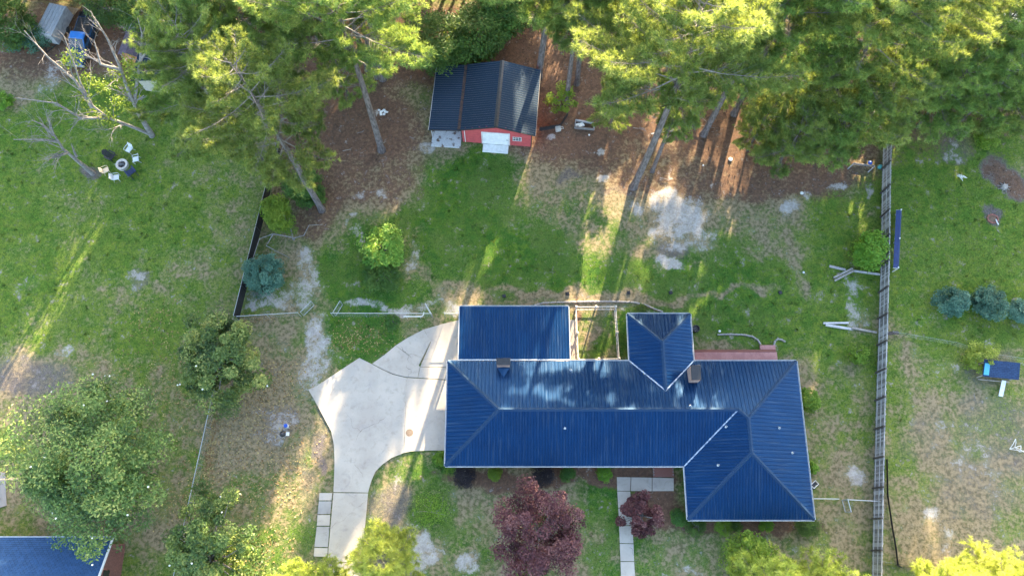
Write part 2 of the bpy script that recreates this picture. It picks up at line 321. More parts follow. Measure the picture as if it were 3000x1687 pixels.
# ------------------------------------------------------------------ more materials
def concrete(name, a, b, c3=(0.30, 0.27, 0.24)):
    m, N, L = M_new(name); pos = nd(N, 'ShaderNodeNewGeometry').outputs['Position']
    big = noise(N, L, pos, 0.35, 4, 0.6); mid = noise(N, L, pos, 1.6, 5, 0.65, 0.4); fine = noise(N, L, pos, 14, 4, 0.6)
    oi = nd(N, 'ShaderNodeObjectInfo').outputs['Random']
    c = mixc(N, L, smooth(N, L, big, 0.35, 0.65), a, b)
    c = mixc(N, L, mth(N, L, 'MULTIPLY', smooth(N, L, mid, 0.5, 0.78), 0.55), c, c3)
    c = mixc(N, L, mth(N, L, 'MULTIPLY', smooth(N, L, fine, 0.55, 0.8), 0.35), c, (0.2, 0.18, 0.16))
    c = mixc(N, L, mth(N, L, 'MULTIPLY', oi, 0.16), c, c3)
    vo = N.new('ShaderNodeTexVoronoi'); vo.feature = 'DISTANCE_TO_EDGE'; vo.inputs['Scale'].default_value = 0.16
    vm = N.new('ShaderNodeVectorMath'); vm.operation = 'ADD'; L.new(pos, vm.inputs[0]); nz = N.new('ShaderNodeTexNoise'); nz.inputs['Scale'].default_value = 1.1; L.new(pos, nz.inputs['Vector']); L.new(nz.outputs[1], vm.inputs[1]); L.new(vm.outputs[0], vo.inputs['Vector'])
    c = mixc(N, L, mth(N, L, 'MULTIPLY', mth(N, L, 'LESS_THAN', vo.outputs['Distance'], 0.0014), smooth(N, L, big, 0.45, 0.6)), c, (0.10, 0.09, 0.08))
    st = noise(N, L, pos, 0.8, 6, 0.75, 1.2); c = mixc(N, L, mth(N, L, 'MULTIPLY', smooth(N, L, st, 0.55, 0.70), 0.4), c, (0.24, 0.23, 0.24))
    finish(N, L, c, 0.85, 0, fine, 0.25, 0.01, 0.3); return m
MT['conc'] = concrete('pale_concrete', (0.50, 0.45, 0.38), (0.42, 0.375, 0.32), (0.27, 0.23, 0.19))
MT['conc2'] = concrete('weathered_concrete', (0.40, 0.385, 0.36), (0.30, 0.285, 0.265), (0.16, 0.13, 0.10))
MT['white'] = mat('white_paint', (0.78, 0.78, 0.76), (0.66, 0.66, 0.64), 3, 0.5, bstr=0.08)
MT['gutter'] = mat('white_gutter', (0.50, 0.52, 0.54), (0.36, 0.38, 0.40), 5, 0.45, bstr=0.05)
MT['galv'] = mat('galvanised_steel', (0.62, 0.64, 0.66), (0.45, 0.47, 0.49), 9, 0.4, 0.75, bstr=0.05)
MT['blackm'] = mat('black_enamel', (0.015, 0.015, 0.017), (0.03, 0.03, 0.032), 6, 0.35, bstr=0.05)
MT['blackcloth'] = mat('black_screen_cloth', (0.010, 0.010, 0.012), (0.022, 0.021, 0.022), 3, 0.9)
MT['greywood'] = mat('weathered_grey_wood', (0.42, 0.40, 0.39), (0.17, 0.16, 0.155), 4, 0.9, bstr=0.4, stretch=(4, 4, 0.7), vary=0.5)
MT['rail'] = mat('pale_weathered_rail', (0.60, 0.58, 0.57), (0.45, 0.43, 0.42), 4, 0.9, bstr=0.3)
MT['postwood'] = mat('dark_post_wood', (0.10, 0.085, 0.075), (0.055, 0.047, 0.042), 5, 0.9, bstr=0.4)  # dark brown wood, two tones mixed by noise
MT['timber'] = mat('bare_timber', (0.42, 0.38, 0.33), (0.28, 0.24, 0.21), 5, 0.9, bstr=0.4)
MT['brick'] = mat('red_brick', (0.33, 0.14, 0.105), (0.22, 0.085, 0.065), 8, 0.9, bstr=0.5)
MT['brick_pale'] = mat('pale_orange_brick', (0.50, 0.29, 0.21), (0.36, 0.19, 0.14), 8, 0.9, bstr=0.5)
MT['terrace'] = mat('worn_pink_red_tile', (0.46, 0.235, 0.215), (0.37, 0.175, 0.165), 1.6, 0.8, bstr=0.3)
MT['mortar'] = mat('mortar', (0.36, 0.33, 0.30), (0.25, 0.23, 0.21), 9, 0.95)
MT['glass'] = mat('window_glass', (0.02, 0.025, 0.035), (0.03, 0.035, 0.045), 2, 0.06, spec=0.8, bstr=0.0)
MT['stone'] = mat('pale_edging_stone', (0.40, 0.38, 0.36), (0.27, 0.25, 0.235), 6, 0.9, bstr=0.4)
MT['ash'] = mat('ash_and_charcoal', (0.05, 0.045, 0.045), (0.26, 0.25, 0.25), 14, 0.95, lo=0.52, hi=0.68)
MT['navy'] = mat('navy_plastic', (0.010, 0.022, 0.10), (0.008, 0.016, 0.07), 3, 0.5, bstr=0.05)
MT['charcoal'] = mat('charcoal_plastic', (0.020, 0.022, 0.028), (0.012, 0.013, 0.018), 3, 0.6, bstr=0.05)
MT['bluetarp'] = mat('blue_tarp', (0.010, 0.038, 0.15), (0.008, 0.028, 0.11), 3, 0.6, bstr=0.3)
MT['blueplastic'] = mat('bright_blue_plastic', (0.02, 0.10, 0.55), (0.02, 0.08, 0.42), 3, 0.45, bstr=0.05)
MT['teal'] = mat('teal_plastic', (0.10, 0.45, 0.45), (0.08, 0.35, 0.36), 3, 0.5, bstr=0.05)
MT['rubber'] = mat('black_rubber', (0.018, 0.018, 0.018), (0.03, 0.03, 0.03), 9, 0.85)
MT['cream'] = mat('cream_vinyl', (0.56, 0.52, 0.46), (0.44, 0.41, 0.36), 5, 0.55, bstr=0.05)
MT['straw_soil'] = mat('bare_brown_soil', (0.20, 0.13, 0.085), (0.13, 0.08, 0.055), 5, 0.95)

def roofmat(name, a, b, c3, rough=0.42, metal=0.55, streak=0.5):
    """painted metal: mottled, with run-off streaks down the slope"""
    m, N, L = M_new(name); g = nd(N, 'ShaderNodeNewGeometry'); pos = g.outputs['Position']
    big = noise(N, L, pos, 0.5, 4, 0.6); fine = noise(N, L, pos, 11, 4, 0.7); sk = []
    for sc in ((7.0, 0.35, 0.3), (0.35, 7.0, 0.3)):
        mp = N.new('ShaderNodeMapping'); mp.inputs['Scale'].default_value = sc; L.new(pos, mp.inputs[0]); sk.append(noise(N, L, mp.outputs[0], 1.0, 4, 0.65))
    sx = N.new('ShaderNodeSeparateXYZ'); L.new(g.outputs['True Normal'], sx.inputs[0])
    side = mth(N, L, 'GREATER_THAN', mth(N, L, 'ABSOLUTE', sx.outputs[0]), mth(N, L, 'ABSOLUTE', sx.outputs[1]))
    st = mth(N, L, 'ADD', mth(N, L, 'MULTIPLY', sk[0], mth(N, L, 'SUBTRACT', 1.0, side)), mth(N, L, 'MULTIPLY', sk[1], side))
    c = mixc(N, L, smooth(N, L, big, 0.35, 0.68), a, b)
    c = mixc(N, L, mth(N, L, 'MULTIPLY', smooth(N, L, fine, 0.5, 0.78), 0.4), c, c3)
    c = mixc(N, L, mth(N, L, 'MULTIPLY', smooth(N, L, st, 0.50, 0.74), streak), c, c3)
    r = mth(N, L, 'MULTIPLY_ADD', st, 0.30, rough - 0.12)
    finish(N, L, c, r, metal, fine, 0.06, 0.01, 0.5, 0.0, (0.30, 0.62, 1.0)); return m
MT['roof'] = roofmat('blue_black_metal_roof', (0.002, 0.024, 0.080), (0.002, 0.019, 0.066), (0.065, 0.095, 0.135), 0.30, 0.25, 0.45)
MT['cap'] = roofmat('ridge_cap_metal', (0.012, 0.030, 0.070), (0.016, 0.034, 0.075), (0.06, 0.07, 0.09), 0.5, 0.2, 0.3)
MT['shedroof'] = roofmat('dark_navy_metal_roof', (0.004, 0.011, 0.028), (0.006, 0.014, 0.032), (0.018, 0.022, 0.030), 0.5, 0.1, 0.4)
MT['rib'] = roofmat('worn_rib_metal', (0.055, 0.062, 0.075), (0.04, 0.046, 0.058), (0.10, 0.095, 0.085), 0.5, 0.4)
def shingles(name, a, b):
    m, N, L = M_new(name); tc = nd(N, 'ShaderNodeTexCoord').outputs['Object']
    br = N.new('ShaderNodeTexBrick'); L.new(tc, br.inputs['Vector']); br.inputs['Scale'].default_value = 1.0
    br.inputs['Brick Width'].default_value = 0.30; br.inputs['Row Height'].default_value = 0.14; br.inputs['Mortar Size'].default_value = 0.012
    br.inputs['Color1'].default_value = (*a, 1); br.inputs['Color2'].default_value = (*b, 1); br.inputs['Mortar'].default_value = (*[x * 0.35 for x in a], 1)
    f = noise(N, L, tc, 3, 5, 0.7); g = noise(N, L, tc, 40, 2)
    c = mixc(N, L, mth(N, L, 'MULTIPLY', smooth(N, L, f, 0.4, 0.7), 0.4), br.outputs[0], tuple(x * 1.8 for x in a))
    c = mixc(N, L, mth(N, L, 'MULTIPLY', smooth(N, L, g, 0.5, 0.7), 0.4), c, tuple(x * 2.2 for x in a))
    finish(N, L, c, 0.85, 0, br.outputs['Fac'], 0.5, 0.01, 0.3); return m
MT['shingle'] = shingles('blue_grey_shingles', (0.020, 0.058, 0.135), (0.028, 0.07, 0.15))
def bricksheet(name, a, b, mo):
    m, N, L = M_new(name); tc = nd(N, 'ShaderNodeTexCoord').outputs['Object']
    mp = N.new('ShaderNodeMapping'); L.new(tc, mp.inputs[0]); mp.inputs['Rotation'].default_value = (R(90), 0, 0)
    br = N.new('ShaderNodeTexBrick'); L.new(mp.outputs[0], br.inputs['Vector']); br.inputs['Scale'].default_value = 1.0
    br.inputs['Brick Width'].default_value = 0.21; br.inputs['Row Height'].default_value = 0.075; br.inputs['Mortar Size'].default_value = 0.008
    br.inputs['Color1'].default_value = (*a, 1); br.inputs['Color2'].default_value = (*b, 1); br.inputs['Mortar'].default_value = (*mo, 1)
    finish(N, L, br.outputs[0], 0.9, 0, br.outputs['Fac'], 0.5, 0.01, 0.2); return m
MT['brickwall'] = bricksheet('red_brick_wall', (0.30, 0.12, 0.09), (0.21, 0.085, 0.065), (0.3, 0.27, 0.24))
def wiremesh(name, col, wire, cell):
    """chain-link: thin diagonal wires, open between them"""
    m, N, L = M_new(name); uv = nd(N, 'ShaderNodeUVMap').outputs[0]
    sx = N.new('ShaderNodeSeparateXYZ'); L.new(uv, sx.inputs[0])
    fs = []
    for op in ('ADD', 'SUBTRACT'):
        q = mth(N, L, op, sx.outputs[0], sx.outputs[1]); q = mth(N, L, 'DIVIDE', q, cell); q = mth(N, L, 'FRACT', q)
        fs.append(mth(N, L, 'LESS_THAN', q, wire / cell))
    a = mth(N, L, 'MAXIMUM', *fs)
    p = N.new('ShaderNodeBsdfPrincipled'); p.inputs['Base Color'].default_value = (*col, 1); p.inputs['Roughness'].default_value = 0.5; p.inputs['Metallic'].default_value = 0.4
    t = N.new('ShaderNodeBsdfTransparent'); mx = N.new('ShaderNodeMixShader'); o = N.new('ShaderNodeOutputMaterial')
    L.new(a, mx.inputs[0]); L.new(t.outputs[0], mx.inputs[1]); L.new(p.outputs[0], mx.inputs[2]); L.new(mx.outputs[0], o.inputs[0]); return m
MT['mesh'] = wiremesh('chain_link_wire', (0.45, 0.48, 0.52), 0.006, 0.085)

# ------------------------------------------------------------------ pavings
def poly(pts, z=0.0): return [at(x, y, z) for x, y in pts]
def shrink(pl, d):
    c = sum(pl, Vector()) / len(pl); return [p + (c - p).normalized() * d for p in pl]
def slab(pts, m, parent, name='slab', z0=-0.12, z1=0.04, gap=0.015, world=False):
    pl = shrink([Vector(p).to_3d() for p in pts] if world else poly(pts), gap)
    return MB().prism(pl, z0, z1).build(name, m, parent)
drive = tag(thing('driveway', None, None), kind='structure')
fan_lo = [(1090, 1065), (1119.7, 1081), (1151, 1095), (1190.5, 1104.7), (1261, 1108.7), (1330, 1114.6)]
fan_up = [(1344, 937.6), (1292.7, 949.4), (1241.6, 965), (1194.4, 988.7), (1159, 1012), (1127.6, 1038)]
# fan apron cut by its score lines
slab([(1090, 1065), (1127.6, 1038), (1159, 1012), (1198, 1040), (1231, 1074), (1224, 1106), (1190.5, 1104.7), (1151, 1095), (1119.7, 1081)], MT['conc'], drive)
slab([(1159, 1012), (1194.4, 988.7), (1241.6, 965), (1262, 1000), (1226, 1072), (1198, 1040)], MT['conc'], drive)
slab([(1241.6, 965), (1292.7, 949.4), (1344, 937.6), (1690, 937), (1690, 1074), (1344, 1076), (1231, 1074), (1262, 1002)], MT['conc'], drive)
slab([(1231, 1075), (1344, 1077), (1344, 1114), (1261, 1108.7), (1224, 1106)], MT['conc'], drive)
slab([(1052.8, 1047.7), (1090, 1066), (1119.7, 1082), (1151, 1096), (1190.5, 1106), (1183.8, 1326), (1147, 1341), (1119.7, 1360.8), (1100, 1380.5), (1088, 1408), (1082, 1427.7), (1078.4, 1442.5), (977, 1441), (979, 1392), (980, 1353), (978, 1302), (970, 1262.5), (946.6, 1219), (919, 1168), (903, 1140.6), (927, 1130)], MT['conc'], drive)
slab([(1190.5, 1106), (1261, 1109.7), (1344, 1116), (1344, 1319), (1253, 1319.5), (1202, 1322), (1183.8, 1326)], MT['conc'], drive)
slab([(977, 1442.5), (1078.4, 1443.5), (1072.5, 1514), (1064.6, 1589), (1061, 1640), (958.4, 1652), (967.5, 1549.6)], MT['conc'], drive)
slab([(958.4, 1653), (1061, 1641), (1054, 1790), (946, 1790)], MT['conc'], drive)
for q in ([(936, 1443), (974, 1443), (972, 1465), (934, 1465)], [(930, 1507), (968, 1507), (966, 1539), (928, 1539)], [(921, 1603), (961, 1604), (959, 1630), (919, 1629)]):
    slab(q, MT['conc'], drive, 'side_slab', z1=0.03)
for q in ([(934, 1467), (972, 1467), (968, 1505), (930, 1505)], [(928, 1541), (966, 1541), (961, 1602), (921, 1601)]):
    slab(q, MT['conc2'], drive, 'side_slab', z1=0.02)
c = at(1200, 1267); mb = MB().lathe([(0.31, 0.03), (0.31, 0.052), (0.27, 0.052), (0.27, 0.047), (0.0, 0.047)], 20, c)  # thin raised disc added in place of a brown stain
tag(mb.build('stain_disc', mat('rust_stain', (0.22, 0.17, 0.13), (0.15, 0.11, 0.08), 8, 0.8)), 'round rusty brown stain on the driveway, made as a thin disc', 'stain')
walk = tag(thing('walkway', None, None), kind='structure')
for q in ([(1806.8, 1396.3), (1848, 1397), (1846.5, 1437.5), (1808, 1437)], [(1849, 1397), (1909.8, 1398), (1909.8, 1438), (1847.5, 1437.5)], [(1910.8, 1398), (1974, 1400), (1974, 1437.5), (1910.8, 1438)],
          [(1808, 1438), (1846.5, 1438.5), (1849, 1487), (1811, 1487)], [(1811, 1488), (1849, 1488), (1852, 1538), (1813.5, 1538)], [(1813.5, 1539), (1852, 1539), (1856, 1591), (1815.5, 1590)],
          [(1815.5, 1591), (1856, 1592), (1858, 1643), (1817.5, 1643)], [(1817.5, 1644), (1858, 1644), (1861, 1695), (1819, 1695)], [(1819, 1696), (1861, 1696), (1864, 1760), (1821, 1760)]):
    slab(q, MT['conc'], walk)
# brick pad by the front door, every brick its own piece
pad = tag(thing('brick_landing', None, None), kind='structure')
a, b = at(1911, 1340), at(1974, 1396)
MB().box(a.x, b.x, b.y, a.y, -0.1, 0.085).build('mortar_bed', MT['mortar'], pad)
bme = MB().bbox(-0.098, 0.098, -0.047, 0.047, -0.02, 0.035, 0.008).mesh('brick')
bme.materials.append(MT['brick'])
y = b.y + 0.055; r = 0
while y < a.y - 0.04:
    x = a.x + 0.105 + (0.105 if r % 2 else 0)
    while x < b.x - 0.09:
        obj('brick', bme, None, pad, (x, y, 0.085), (0, 0, random.Random(r * 99 + x).uniform(-0.03, 0.03))); x += 0.21
    y += 0.108; r += 1
# back terrace with a brick edge course and a step
ter = tag(thing('back_terrace', None, None), kind='structure')
a, b = at(2026, 1031, 0.2), at(2276, 1031, 0.2)
ty0, ty1 = 13.75, a.y
MB().bbox(15.05, b.x, ty0, ty1, -0.1, 0.20, 0.01).build('slab', MT['terrace'], ter)
l0, l1 = at(2227, 1010, 0.2), at(2272, 1010, 0.2)
MB().bbox(l0.x, l1.x, ty1 + 0.24, l0.y, -0.1, 0.14, 0.01).build('step', MT['terrace'], ter)
bk = MB().bbox(-0.048, 0.048, -0.105, 0.105, -0.2, 0.03, 0.008).mesh('edge_brick'); bk.materials.append(MT['brick'])
x = 15.1
while x < b.x: obj('edge_brick', bk, None, ter, (x, ty1 + 0.115, 0.165)); x += 0.106

# ------------------------------------------------------------------ metal roofs
def roof_slope(name, pts, fall, m, parent, ribs=0.23, rw=0.028, rh=0.034, th=0.05, ribm=None, off=0.0):
    """one ribbed roof plane: pts in order, fall = horizontal unit vector down the slope; ribs run along the fall line"""
    pts = [Vector(p) for p in pts]; n = Vector()
    for i in range(len(pts)): n += (pts[i] - pts[0]).cross(pts[(i + 1) % len(pts)] - pts[0])
    n.normalize()
    if n.z < 0: n = -n
    mb = MB(); k = len(pts)
    mb.add([p for p in pts] + [p - Vector((0, 0, th)) for p in pts], [tuple(range(k)), tuple(range(k, 2 * k))[::-1]] + [(i, k + i, k + (i + 1) % k, (i + 1) % k) for i in range(k)])
    f = Vector((fall[0], fall[1], 0)); a = Vector((-f.y, f.x, 0))
    sl = [(p.dot(a), p.dot(f)) for p in pts]; p0 = pts[0]
    zof = lambda s, t: p0.z - (n.x * (a.x * s + f.x * t - p0.x) + n.y * (a.y * s + f.y * t - p0.y)) / n.z
    rb = MB(); s = min(q[0] for q in sl) + ribs * 0.5 + off
    while s < max(q[0] for q in sl):
        ts = []
        for i in range(k):
            (s0, t0), (s1, t1) = sl[i], sl[(i + 1) % k]
            if (s0 <= s < s1) or (s1 <= s < s0): ts.append(t0 + (t1 - t0) * (s - s0) / (s1 - s0))
        ts.sort()
        for t0, t1 in zip(ts[::2], ts[1::2]):
            if t1 - t0 < 0.12: continue
            vs = []
            for t in (t0 + 0.01, t1 - 0.005):
                for ds, dz in ((-rw, 0.0), (-rw * 0.45, rh), (rw * 0.45, rh), (rw, 0.0)):
                    q = a * (s + ds) + f * t; q.z = zof(s + ds, t) + dz + 0.001; vs.append(q)
            rb.add(vs, [(0, 1, 5, 4), (1, 2, 6, 5), (2, 3, 7, 6), (0, 3, 2, 1), (4, 5, 6, 7)])
        s += ribs
    o = mb.build(name, m, parent); tag(rb.build('rib', ribm or m, o), kind='stuff'); return o
def ridge_cap(a, b, m, parent, w=0.16, name='ridge_cap'):
    a, b = Vector(a), Vector(b); d = (b - a).normalized(); s = d.cross(Vector((0, 0, 1))).normalized()
    drop = 0.05; vs = []
    for p in (a, b): vs += [p + s * w - Vector((0, 0, drop - 0.035)), p + Vector((0, 0, 0.055)), p - s * w - Vector((0, 0, drop - 0.035))]
    return MB().add(vs, [(0, 1, 4, 3), (1, 2, 5, 4), (0, 2, 1), (3, 4, 5), (0, 3, 5, 2)]).build(name, m, parent)
def gutter(a, b, parent, w=0.085):
    """box gutter: channel with an outer lip along an eave"""
    a, b = Vector(a), Vector(b); d = (b - a).normalized(); s = d.cross(Vector((0, 0, 1))).normalized() * w
    mb = MB(); mb.bar(a + s * 0.5 + Vector((0, 0, -0.10)), b + s * 0.5 + Vector((0, 0, -0.10)), w, 0.02)
    mb.bar(a + s + Vector((0, 0, -0.045)), b + s + Vector((0, 0, -0.045)), 0.03, 0.11); mb.bar(a + s * .12 + Vector((0, 0, -0.06)), b + s * .12 + Vector((0, 0, -0.06)), 0.02, 0.10)
    return mb.build('gutter', MT['gutter'], parent)

# ------------------------------------------------------------------ the main house
PT = 0.36; E = 2.7
X0, X1, Y0, Y1 = -5.30, 23.50, 5.74, 14.23; WX0, WY0 = 13.66, 1.66; SX0, SX1, SY1 = 9.71, 15.0, 18.28
hw, ww, sw = (Y1 - Y0) / 2, (X1 - WX0) / 2, (SX1 - SX0) / 2
rz, wz, sz = E + PT * hw, E + PT * ww, E + PT * sw
RY, WX, SX = (Y0 + Y1) / 2, (WX0 + X1) / 2, (SX0 + SX1) / 2
house = thing('house', 'long brick ranch house with blue-black ribbed metal hip roof', 'house', (0, 0, 0))
wx1 = WX0 + (rz - E) / PT
roof_slope('roof_slope', [(X0, Y1, E), (X1, Y1, E), (WX, Y1 - ww, wz), (wx1, RY, rz), (X0 + hw, RY, rz)], (0, 1), MT['roof'], house, 0.30)
roof_slope('roof_slope', [(X0, Y0, E), (X0 + hw, RY, rz), (wx1, RY, rz), (WX0, Y0, E)], (0, -1), MT['roof'], house, 0.23)
roof_slope('roof_slope', [(X0, Y1, E), (X0 + hw, RY, rz), (X0, Y0, E)], (-1, 0), MT['roof'], house, 0.30)
roof_slope('roof_slope', [(X1, Y1, E), (X1, WY0, E), (WX, WY0 + ww, wz), (WX, Y1 - ww, wz)], (1, 0), MT['roof'], house, 0.30)
roof_slope('roof_slope', [(WX0, Y0, E), (wx1, RY, rz), (WX, Y1 - ww, wz), (WX, WY0 + ww, wz), (WX0, WY0, E)], (-1, 0), MT['roof'], house, 0.23)
roof_slope('roof_slope', [(WX0, WY0, E), (WX, WY0 + ww, wz), (X1, WY0, E)], (0, -1), MT['roof'], house, 0.23)
ya = Y1 - sw
roof_slope('roof_slope', [(SX0, SY1, E), (SX, SY1 - sw, sz), (SX, ya, sz), (SX0, Y1, E)], (-1, 0), MT['roof'], house, 0.30)
roof_slope('roof_slope', [(SX1, SY1, E), (SX, SY1 - sw, sz), (SX, ya, sz), (SX1, Y1, E)], (1, 0), MT['roof'], house, 0.30)
roof_slope('roof_slope', [(SX0, SY1, E), (SX1, SY1, E), (SX, SY1 - sw, sz)], (0, 1), MT['roof'], house, 0.30)
CX0, CX1, CY1 = -4.43, 4.79, 18.98
roof_slope('carport_roof', [(CX0, Y1 + 0.16, 2.66), (CX1, Y1 + 0.16, 2.66), (CX1, CY1, 2.50), (CX0, CY1, 2.50)], (0, 1), MT['roof'], house, 0.23)
for a, b in (((X0 + hw, RY, rz), (wx1, RY, rz)), ((wx1, RY, rz), (WX, Y1 - ww, wz)), ((WX, Y1 - ww, wz), (WX, WY0 + ww, wz)), ((X0, Y1, E), (X0 + hw, RY, rz)), ((X0, Y0, E), (X0 + hw, RY, rz)),
             ((X1, Y1, E), (WX, Y1 - ww, wz)), ((WX0, WY0, E), (WX, WY0 + ww, wz)), ((X1, WY0, E), (WX, WY0 + ww, wz)), ((SX0, SY1, E), (SX, SY1 - sw, sz)), ((SX1, SY1, E), (SX, SY1 - sw, sz)), ((SX, SY1 - sw, sz), (SX, ya, sz))):
    ridge_cap(a, b, MT['cap'], house)
MT['valley'] = mat('bright_valley_flashing', (0.50, 0.56, 0.62), (0.16, 0.22, 0.32), 3.2, 0.5, 0.4, bstr=0.1)
for a, b in (((WX0, Y0, E), (wx1, RY, rz)), ((SX0, Y1, E), (SX, ya, sz)), ((SX1, Y1, E), (SX, ya, sz))):
    a, b = Vector(a), Vector(b); MB().bar(a + Vector((0, 0, 0.03)), b + Vector((0, 0, 0.03)), 0.10, 0.02).build('valley_flashing', MT['valley'], house)
for a, b in (((X0, Y0, E), (WX0, Y0, E)), ((WX0, Y0, E), (WX0, WY0, E)), ((WX0, WY0, E), (X1, WY0, E)), ((X1, WY0, E), (X1, Y1, E)), ((X1, Y1, E), (SX1, Y1, E)), ((SX1, Y1, E), (SX1, SY1, E)), ((SX1, SY1, E), (SX0, SY1, E)), ((SX0, SY1, E), (SX0, Y1, E)), ((SX0, Y1, E), (CX1, Y1, E)),
             ((CX0, Y1, E), (X0, Y1, E)), ((X0, Y1, E), (X0, Y0, E)), ((CX1, CY1, 2.50), (CX0, CY1, 2.50))):
    gutter(a, b, house)
for X in (CX0 - 0.03, CX1 + 0.03): MB().bar((X, Y1 + 0.16, 2.64), (X, CY1, 2.48), 0.05, 0.14).build('rake_trim', MT['gutter'], house)
MB().bar((CX0, Y1 + 0.10, 2.70), (CX1, Y1 + 0.10, 2.70), 0.10, 0.03).build('roof_flashing', MT['gutter'], house)
o_ = 0.55
wall = MB()
for x0, x1, y0, y1 in ((X0 + o_, WX0 + 1.0, Y0 + o_, Y1 - o_), (WX0 + o_, X1 - o_, WY0 + o_, Y1 - o_ - 0.002), (SX0 + o_, SX1 - o_, Y1 - 1.0, SY1 - o_)): wall.box(x0, x1, y0, y1, -0.1, 2.62)
wl_ = wall.build('wall', MT['brickwall'], house)
def window(M, w, h, parent):
    f = MB().box(-w / 2, w / 2, -0.03, 0.05, 0, h, M).build('window', MT['glass'], parent)
    b = MB()
    for x in (-w / 2, 0, w / 2): b.box(x - 0.03, x + 0.03, -0.06, 0.0, 0, h, M)
    for z in (0, h / 2, h): b.box(-w / 2 - 0.03, w / 2 + 0.03, -0.055, 0.0, z - 0.03, z + 0.03, M)
    b.build('frame', MT['white'], f)
for X in (-2.5, 1.5, 5.5, 9.0): window(xf((X, Y0 + o_, 0.9)), 1.6, 1.3, house)
for X in (16.2, 20.6): window(xf((X, WY0 + o_, 0.9)), 1.8, 1.3, house)
window(xf((12.4, SY1 - o_, 0.7), math.pi), 2.6, 1.4, house)
d_ = MB().box(11.4, 12.35, Y0 + o_ - 0.05, Y0 + o_ + 0.02, 0.1, 2.15).build('door', mat('dark_red_door', (0.15, 0.02, 0.02), (0.1, 0.015, 0.015), 3, 0.4), house)
MB().lathe([(0.0, 0), (0.03, 0.01), (0.03, 0.03), (0, 0.04)], 8, (12.25, Y0 + o_ - 0.08, 1.05)).build('handle', MT['galv'], d_)
for X in (CX0 + 0.35, 0.2, CX1 - 0.35): MB().bar((X, CY1 - 0.4, -0.1), (X, CY1 - 0.4, 2.45), 0.14).build('carport_post', MT['white'], house)
# chimneys
def chimney(x0, x1, y0, y1, zb, zt, cap_hz, brick):
    b = MB().box(x0, x1, y0, y1, zb, zt).build('chimney', MT[brick], house)
    mort = MB()
    k = 0
    z = zb + 0.3
    while z < zt - 0.02: mort.box(x0 - 0.004, x1 + 0.004, y0 - 0.004, y1 + 0.004, z, z + 0.012); z += 0.085
    mort.build('mortar_joint', MT['mortar'], b)
    cp = MB().bbox(x0 + 0.03, x1 - 0.03, y0 + 0.03, y1 - 0.03, zt, zt + 0.05, 0.01)
    for sx in (x0 + 0.10, x1 - 0.10):
        for sy in (y0 + 0.10, y1 - 0.10): cp.bar((sx, sy, zt), (sx, sy, zt + cap_hz), 0.05)
    cp.bbox(x0 - 0.04, x1 + 0.04, y0 - 0.02, y1 + 0.04, zt + cap_hz, zt + cap_hz + 0.07, 0.03)
    cp.build('chimney_cap', MT['blackm'], b)
    return b
zr = lambda Y: E + PT * (Y1 - Y)
ch1 = chimney(-1.22, -0.17, 13.62, 14.12, 2.6, 3.75, 0.28, 'brick_pale')
ck = MB(); z0 = zr(13.62)
ck.add([(-1.22, 13.60, z0 + 0.02), (-0.17, 13.60, z0 + 0.02), (-0.695, 13.60, z0 + 0.33), (-0.695, 12.72, zr(12.72) + 0.03)], [(0, 2, 3), (2, 1, 3), (0, 1, 2)])
ck.build('cricket', MT['roof'], ch1)
chimney(14.32, 15.02, 12.28, 13.42, 2.6, 4.35, 0.25, 'brick_pale')
# plumbing vents
for px, py in ((1655, 1253.5), (2127, 1249.5), (2103.7, 1362), (2022, 1188.6), (2282.6, 1253), (2320.8, 1326), (1672, 1084)):
    z = 3.6
    for _ in range(6):
        p = at(px, py, z)
        if p.x > WX0 + (p.y - Y0 if p.y < RY else 99) and p.y < RY and p.x < WX: z = E + PT * (p.x - WX0)
        elif p.x > WX and (X1 - p.x) < (Y1 - p.y): z = E + PT * (X1 - p.x)
        elif p.y > RY: z = E + PT * (Y1 - p.y)
        else: z = E + PT * (p.y - Y0)
    MB().lathe([(0.12, -0.02), (0.09, 0.05), (0.05, 0.08), (0.05, 0.28), (0.037, 0.28), (0.037, 0.18)], 12, p).build('vent_pipe', MT['galv'], house)

# ------------------------------------------------------------------ foliage generators
def unit(v): return v / (np.linalg.norm(v, axis=-1, keepdims=True) + 1e-9)
def set_tone(me, tone):
    """twig-to-twig difference in leaf colour"""
    a = me.attributes.new('tone', 'FLOAT', 'POINT'); a.data.foreach_set('value', np.asarray(tone, dtype=np.float32)); return me
def leaf_quads(name, C, size, rs, up=0.5, aspect=0.5, N=None, tone=None):
    """one folded rhombic leaf per centre"""
    n = len(C); nrm = rs.normal(size=(n, 3)); nrm[:, 2] = np.abs(nrm[:, 2]) + up
    if N is not None: nrm = nrm * 0.6 + N
    nrm = unit(nrm); a = unit(np.cross(nrm, rs.normal(size=(n, 3)))); b = np.cross(nrm, a)
    s = np.asarray(size).reshape(-1, 1) * (0.7 + 0.6 * rs.rand(n, 1))
    V = np.stack([C - a * s * 0.5, C + b * s * aspect * 0.5 + nrm * s * 0.07, C + a * s * 0.5, C - b * s * aspect * 0.5 + nrm * s * 0.07], 1).reshape(-1, 3)
    return set_tone(np_mesh(name, V, np.arange(n * 4).reshape(-1, 4)), np.repeat(rs.rand(n) if tone is None else tone, 4))
